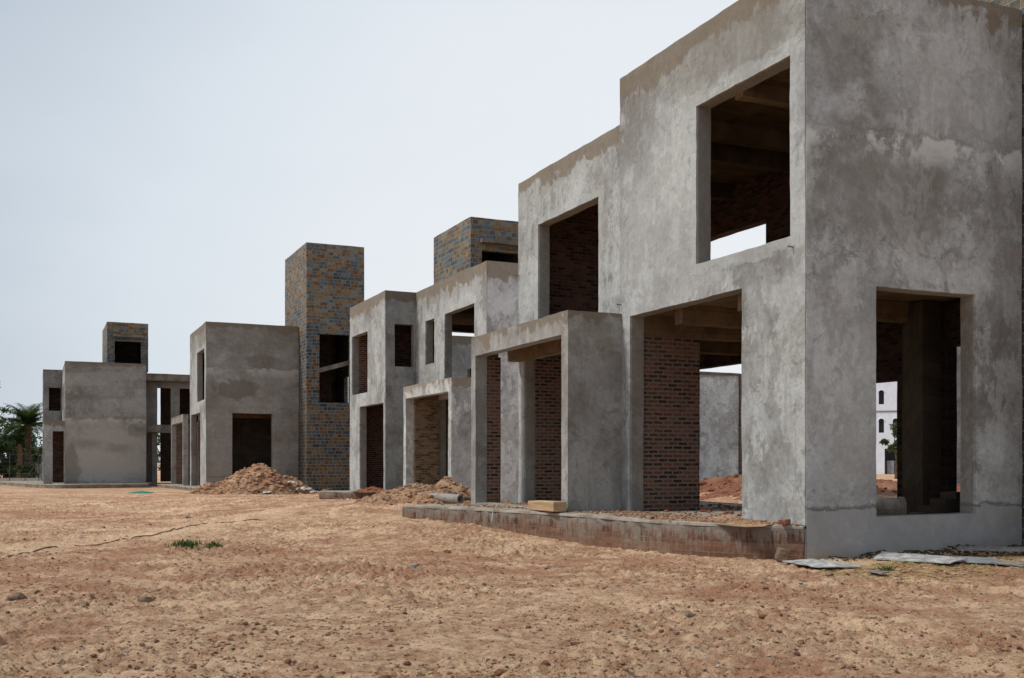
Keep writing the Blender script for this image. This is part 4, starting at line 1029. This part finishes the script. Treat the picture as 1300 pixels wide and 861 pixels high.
blades('grass_tuft', GRASS, 190, -8.12, 5.75, .06, .10, .13, 82, 'smaller green grass tuft just right of the first one', cat='grass')
blades('grass_tuft', GRASS, 60, -.05, -1.75, .07, .05, .09, 83, 'small weed sprout at the right end of the white slab', cat='grass')
def wallfoot(rng, n=900):
    b = MB()
    for k in range(n):
        x = .4 + 5.0 * rng.random() ** .7; y = -.03 - abs(rng.normal()) * .16; z = float(ground_h(x, y)); lump(b, x, y, z, rng.uniform(.008, .04), rng, .8)
    return b
tag(wallfoot(np.random.default_rng(87)).build('wall_litter', WEED), 'dark litter of soil and chips along the foot of the end wall', kind='stuff')
rng = np.random.default_rng(88); b = MB()
for k in range(1500):
    x = rng.uniform(-1.0, 3.4); y = -.7 - abs(rng.normal()) * 1.1 - .3 * max(0, 1 - x); z = float(ground_h(x, y)) + .012
    a = rng.uniform(0, PI); l = rng.uniform(.02, .10); w = rng.uniform(.004, .012)
    d = np.array([math.cos(a), math.sin(a), rng.normal() * .12]) * l; s = np.array([-math.sin(a), math.cos(a), 0]) * w; p = np.array([x, y, z])
    b.add([p - d - s, p + d - s, p + d + s, p - d + s], [(0, 1, 2, 3)])
tag(b.build('straw', STRAW), 'dry straw and leaf litter strewn before the end wall', kind='stuff')

# ------------------------------------------------------------------ sky, sun, camera
SUN_EL, SUN_AZ = math.radians(50), math.radians(-16)     # azimuth: direction to the sun measured from -x towards +y
sx, sy, sz = -math.cos(SUN_EL) * math.cos(SUN_AZ), -math.cos(SUN_EL) * math.sin(SUN_AZ), math.sin(SUN_EL)
wd = bpy.data.worlds.new('World'); SC.world = wd; wd.use_nodes = True
t = wd.node_tree; t.nodes.clear()
out = t.nodes.new('ShaderNodeOutputWorld'); bg = t.nodes.new('ShaderNodeBackground')
sky = t.nodes.new('ShaderNodeTexSky'); sky.sky_type = 'NISHITA'; sky.sun_disc = False
sky.sun_elevation = SUN_EL; sky.sun_rotation = math.atan2(sx, sy); sky.air_density = 1.2; sky.dust_density = 6.0; sky.ozone_density = 1.5
tc = t.nodes.new('ShaderNodeTexCoord'); sp = t.nodes.new('ShaderNodeSeparateXYZ'); t.links.new(tc.outputs['Generated'], sp.inputs[0])
# high thin overcast: a pale veil, brighter to the right of the row and near the horizon
dot = t.nodes.new('ShaderNodeVectorMath'); dot.operation = 'DOT_PRODUCT'; t.links.new(tc.outputs['Generated'], dot.inputs[0]); dot.inputs[1].default_value = (.78, .62, -.15)
mr = t.nodes.new('ShaderNodeMapRange'); mr.inputs[1].default_value = .35; mr.inputs[2].default_value = .93; mr.interpolation_type = 'SMOOTHSTEP'; t.links.new(dot.outputs['Value'], mr.inputs[0])
nz = t.nodes.new('ShaderNodeTexNoise'); nz.inputs['Scale'].default_value = 2.2; nz.inputs['Detail'].default_value = 5; nz.inputs['Roughness'].default_value = .5
mp = t.nodes.new('ShaderNodeMapping'); mp.inputs['Scale'].default_value = (1, 1, 2.5); t.links.new(tc.outputs['Generated'], mp.inputs[0]); t.links.new(mp.outputs[0], nz.inputs['Vector'])
ad = t.nodes.new('ShaderNodeMath'); ad.operation = 'MULTIPLY_ADD'; ad.inputs[1].default_value = .5; t.links.new(nz.outputs['Fac'], ad.inputs[0])
sb = t.nodes.new('ShaderNodeMath'); sb.operation = 'SUBTRACT'; sb.inputs[1].default_value = .27; t.links.new(mr.outputs[0], sb.inputs[0]); t.links.new(sb.outputs[0], ad.inputs[2])
cr = t.nodes.new('ShaderNodeValToRGB'); t.links.new(ad.outputs[0], cr.inputs[0])
cr.color_ramp.elements[0].position = 0; cr.color_ramp.elements[0].color = (4.7, 5.45, 6.4, 1)
cr.color_ramp.elements[1].position = 1; cr.color_ramp.elements[1].color = (9.2, 9.5, 9.8, 1)
e = cr.color_ramp.elements.new(.5); e.color = (7.5, 8.15, 8.8, 1)
mx = t.nodes.new('ShaderNodeMix'); mx.data_type = 'RGBA'; mx.inputs[0].default_value = .9
t.links.new(sky.outputs[0], mx.inputs[6]); t.links.new(cr.outputs[0], mx.inputs[7])
t.links.new(mx.outputs[2], bg.inputs[0]); bg.inputs[1].default_value = .1
t.links.new(bg.outputs[0], out.inputs[0])

sun = bpy.data.lights.new('sun', 'SUN'); sun.energy = 2.6; sun.angle = math.radians(10); sun.color = (1.0, .965, .91)
so = bpy.data.objects.new('sun', sun); COL.objects.link(so)
so.rotation_euler = Vector((sx, sy, sz)).to_track_quat('Z', 'Y').to_euler()

cam = bpy.data.cameras.new('camera'); cam.sensor_width = 36; cam.lens = 36 * 1336 / 1300
cam.shift_y = (590 - 430.5) / 1300; cam.clip_end = 5000; cam.clip_start = .1
co = bpy.data.objects.new('camera', cam); COL.objects.link(co)
co.location = (-10.9426, -13.0767, 1.5)
fw = Vector((.4125, .911, 0)).normalized()
co.rotation_euler = fw.to_track_quat('-Z', 'Y').to_euler()
SC.camera = co
SC.view_settings.view_transform = 'Standard'; SC.view_settings.look = 'None'; SC.view_settings.exposure = 0; SC.view_settings.gamma = 1
SC.cycles.max_bounces = 8; SC.cycles.diffuse_bounces = 5
SC.cycles.use_denoising = True
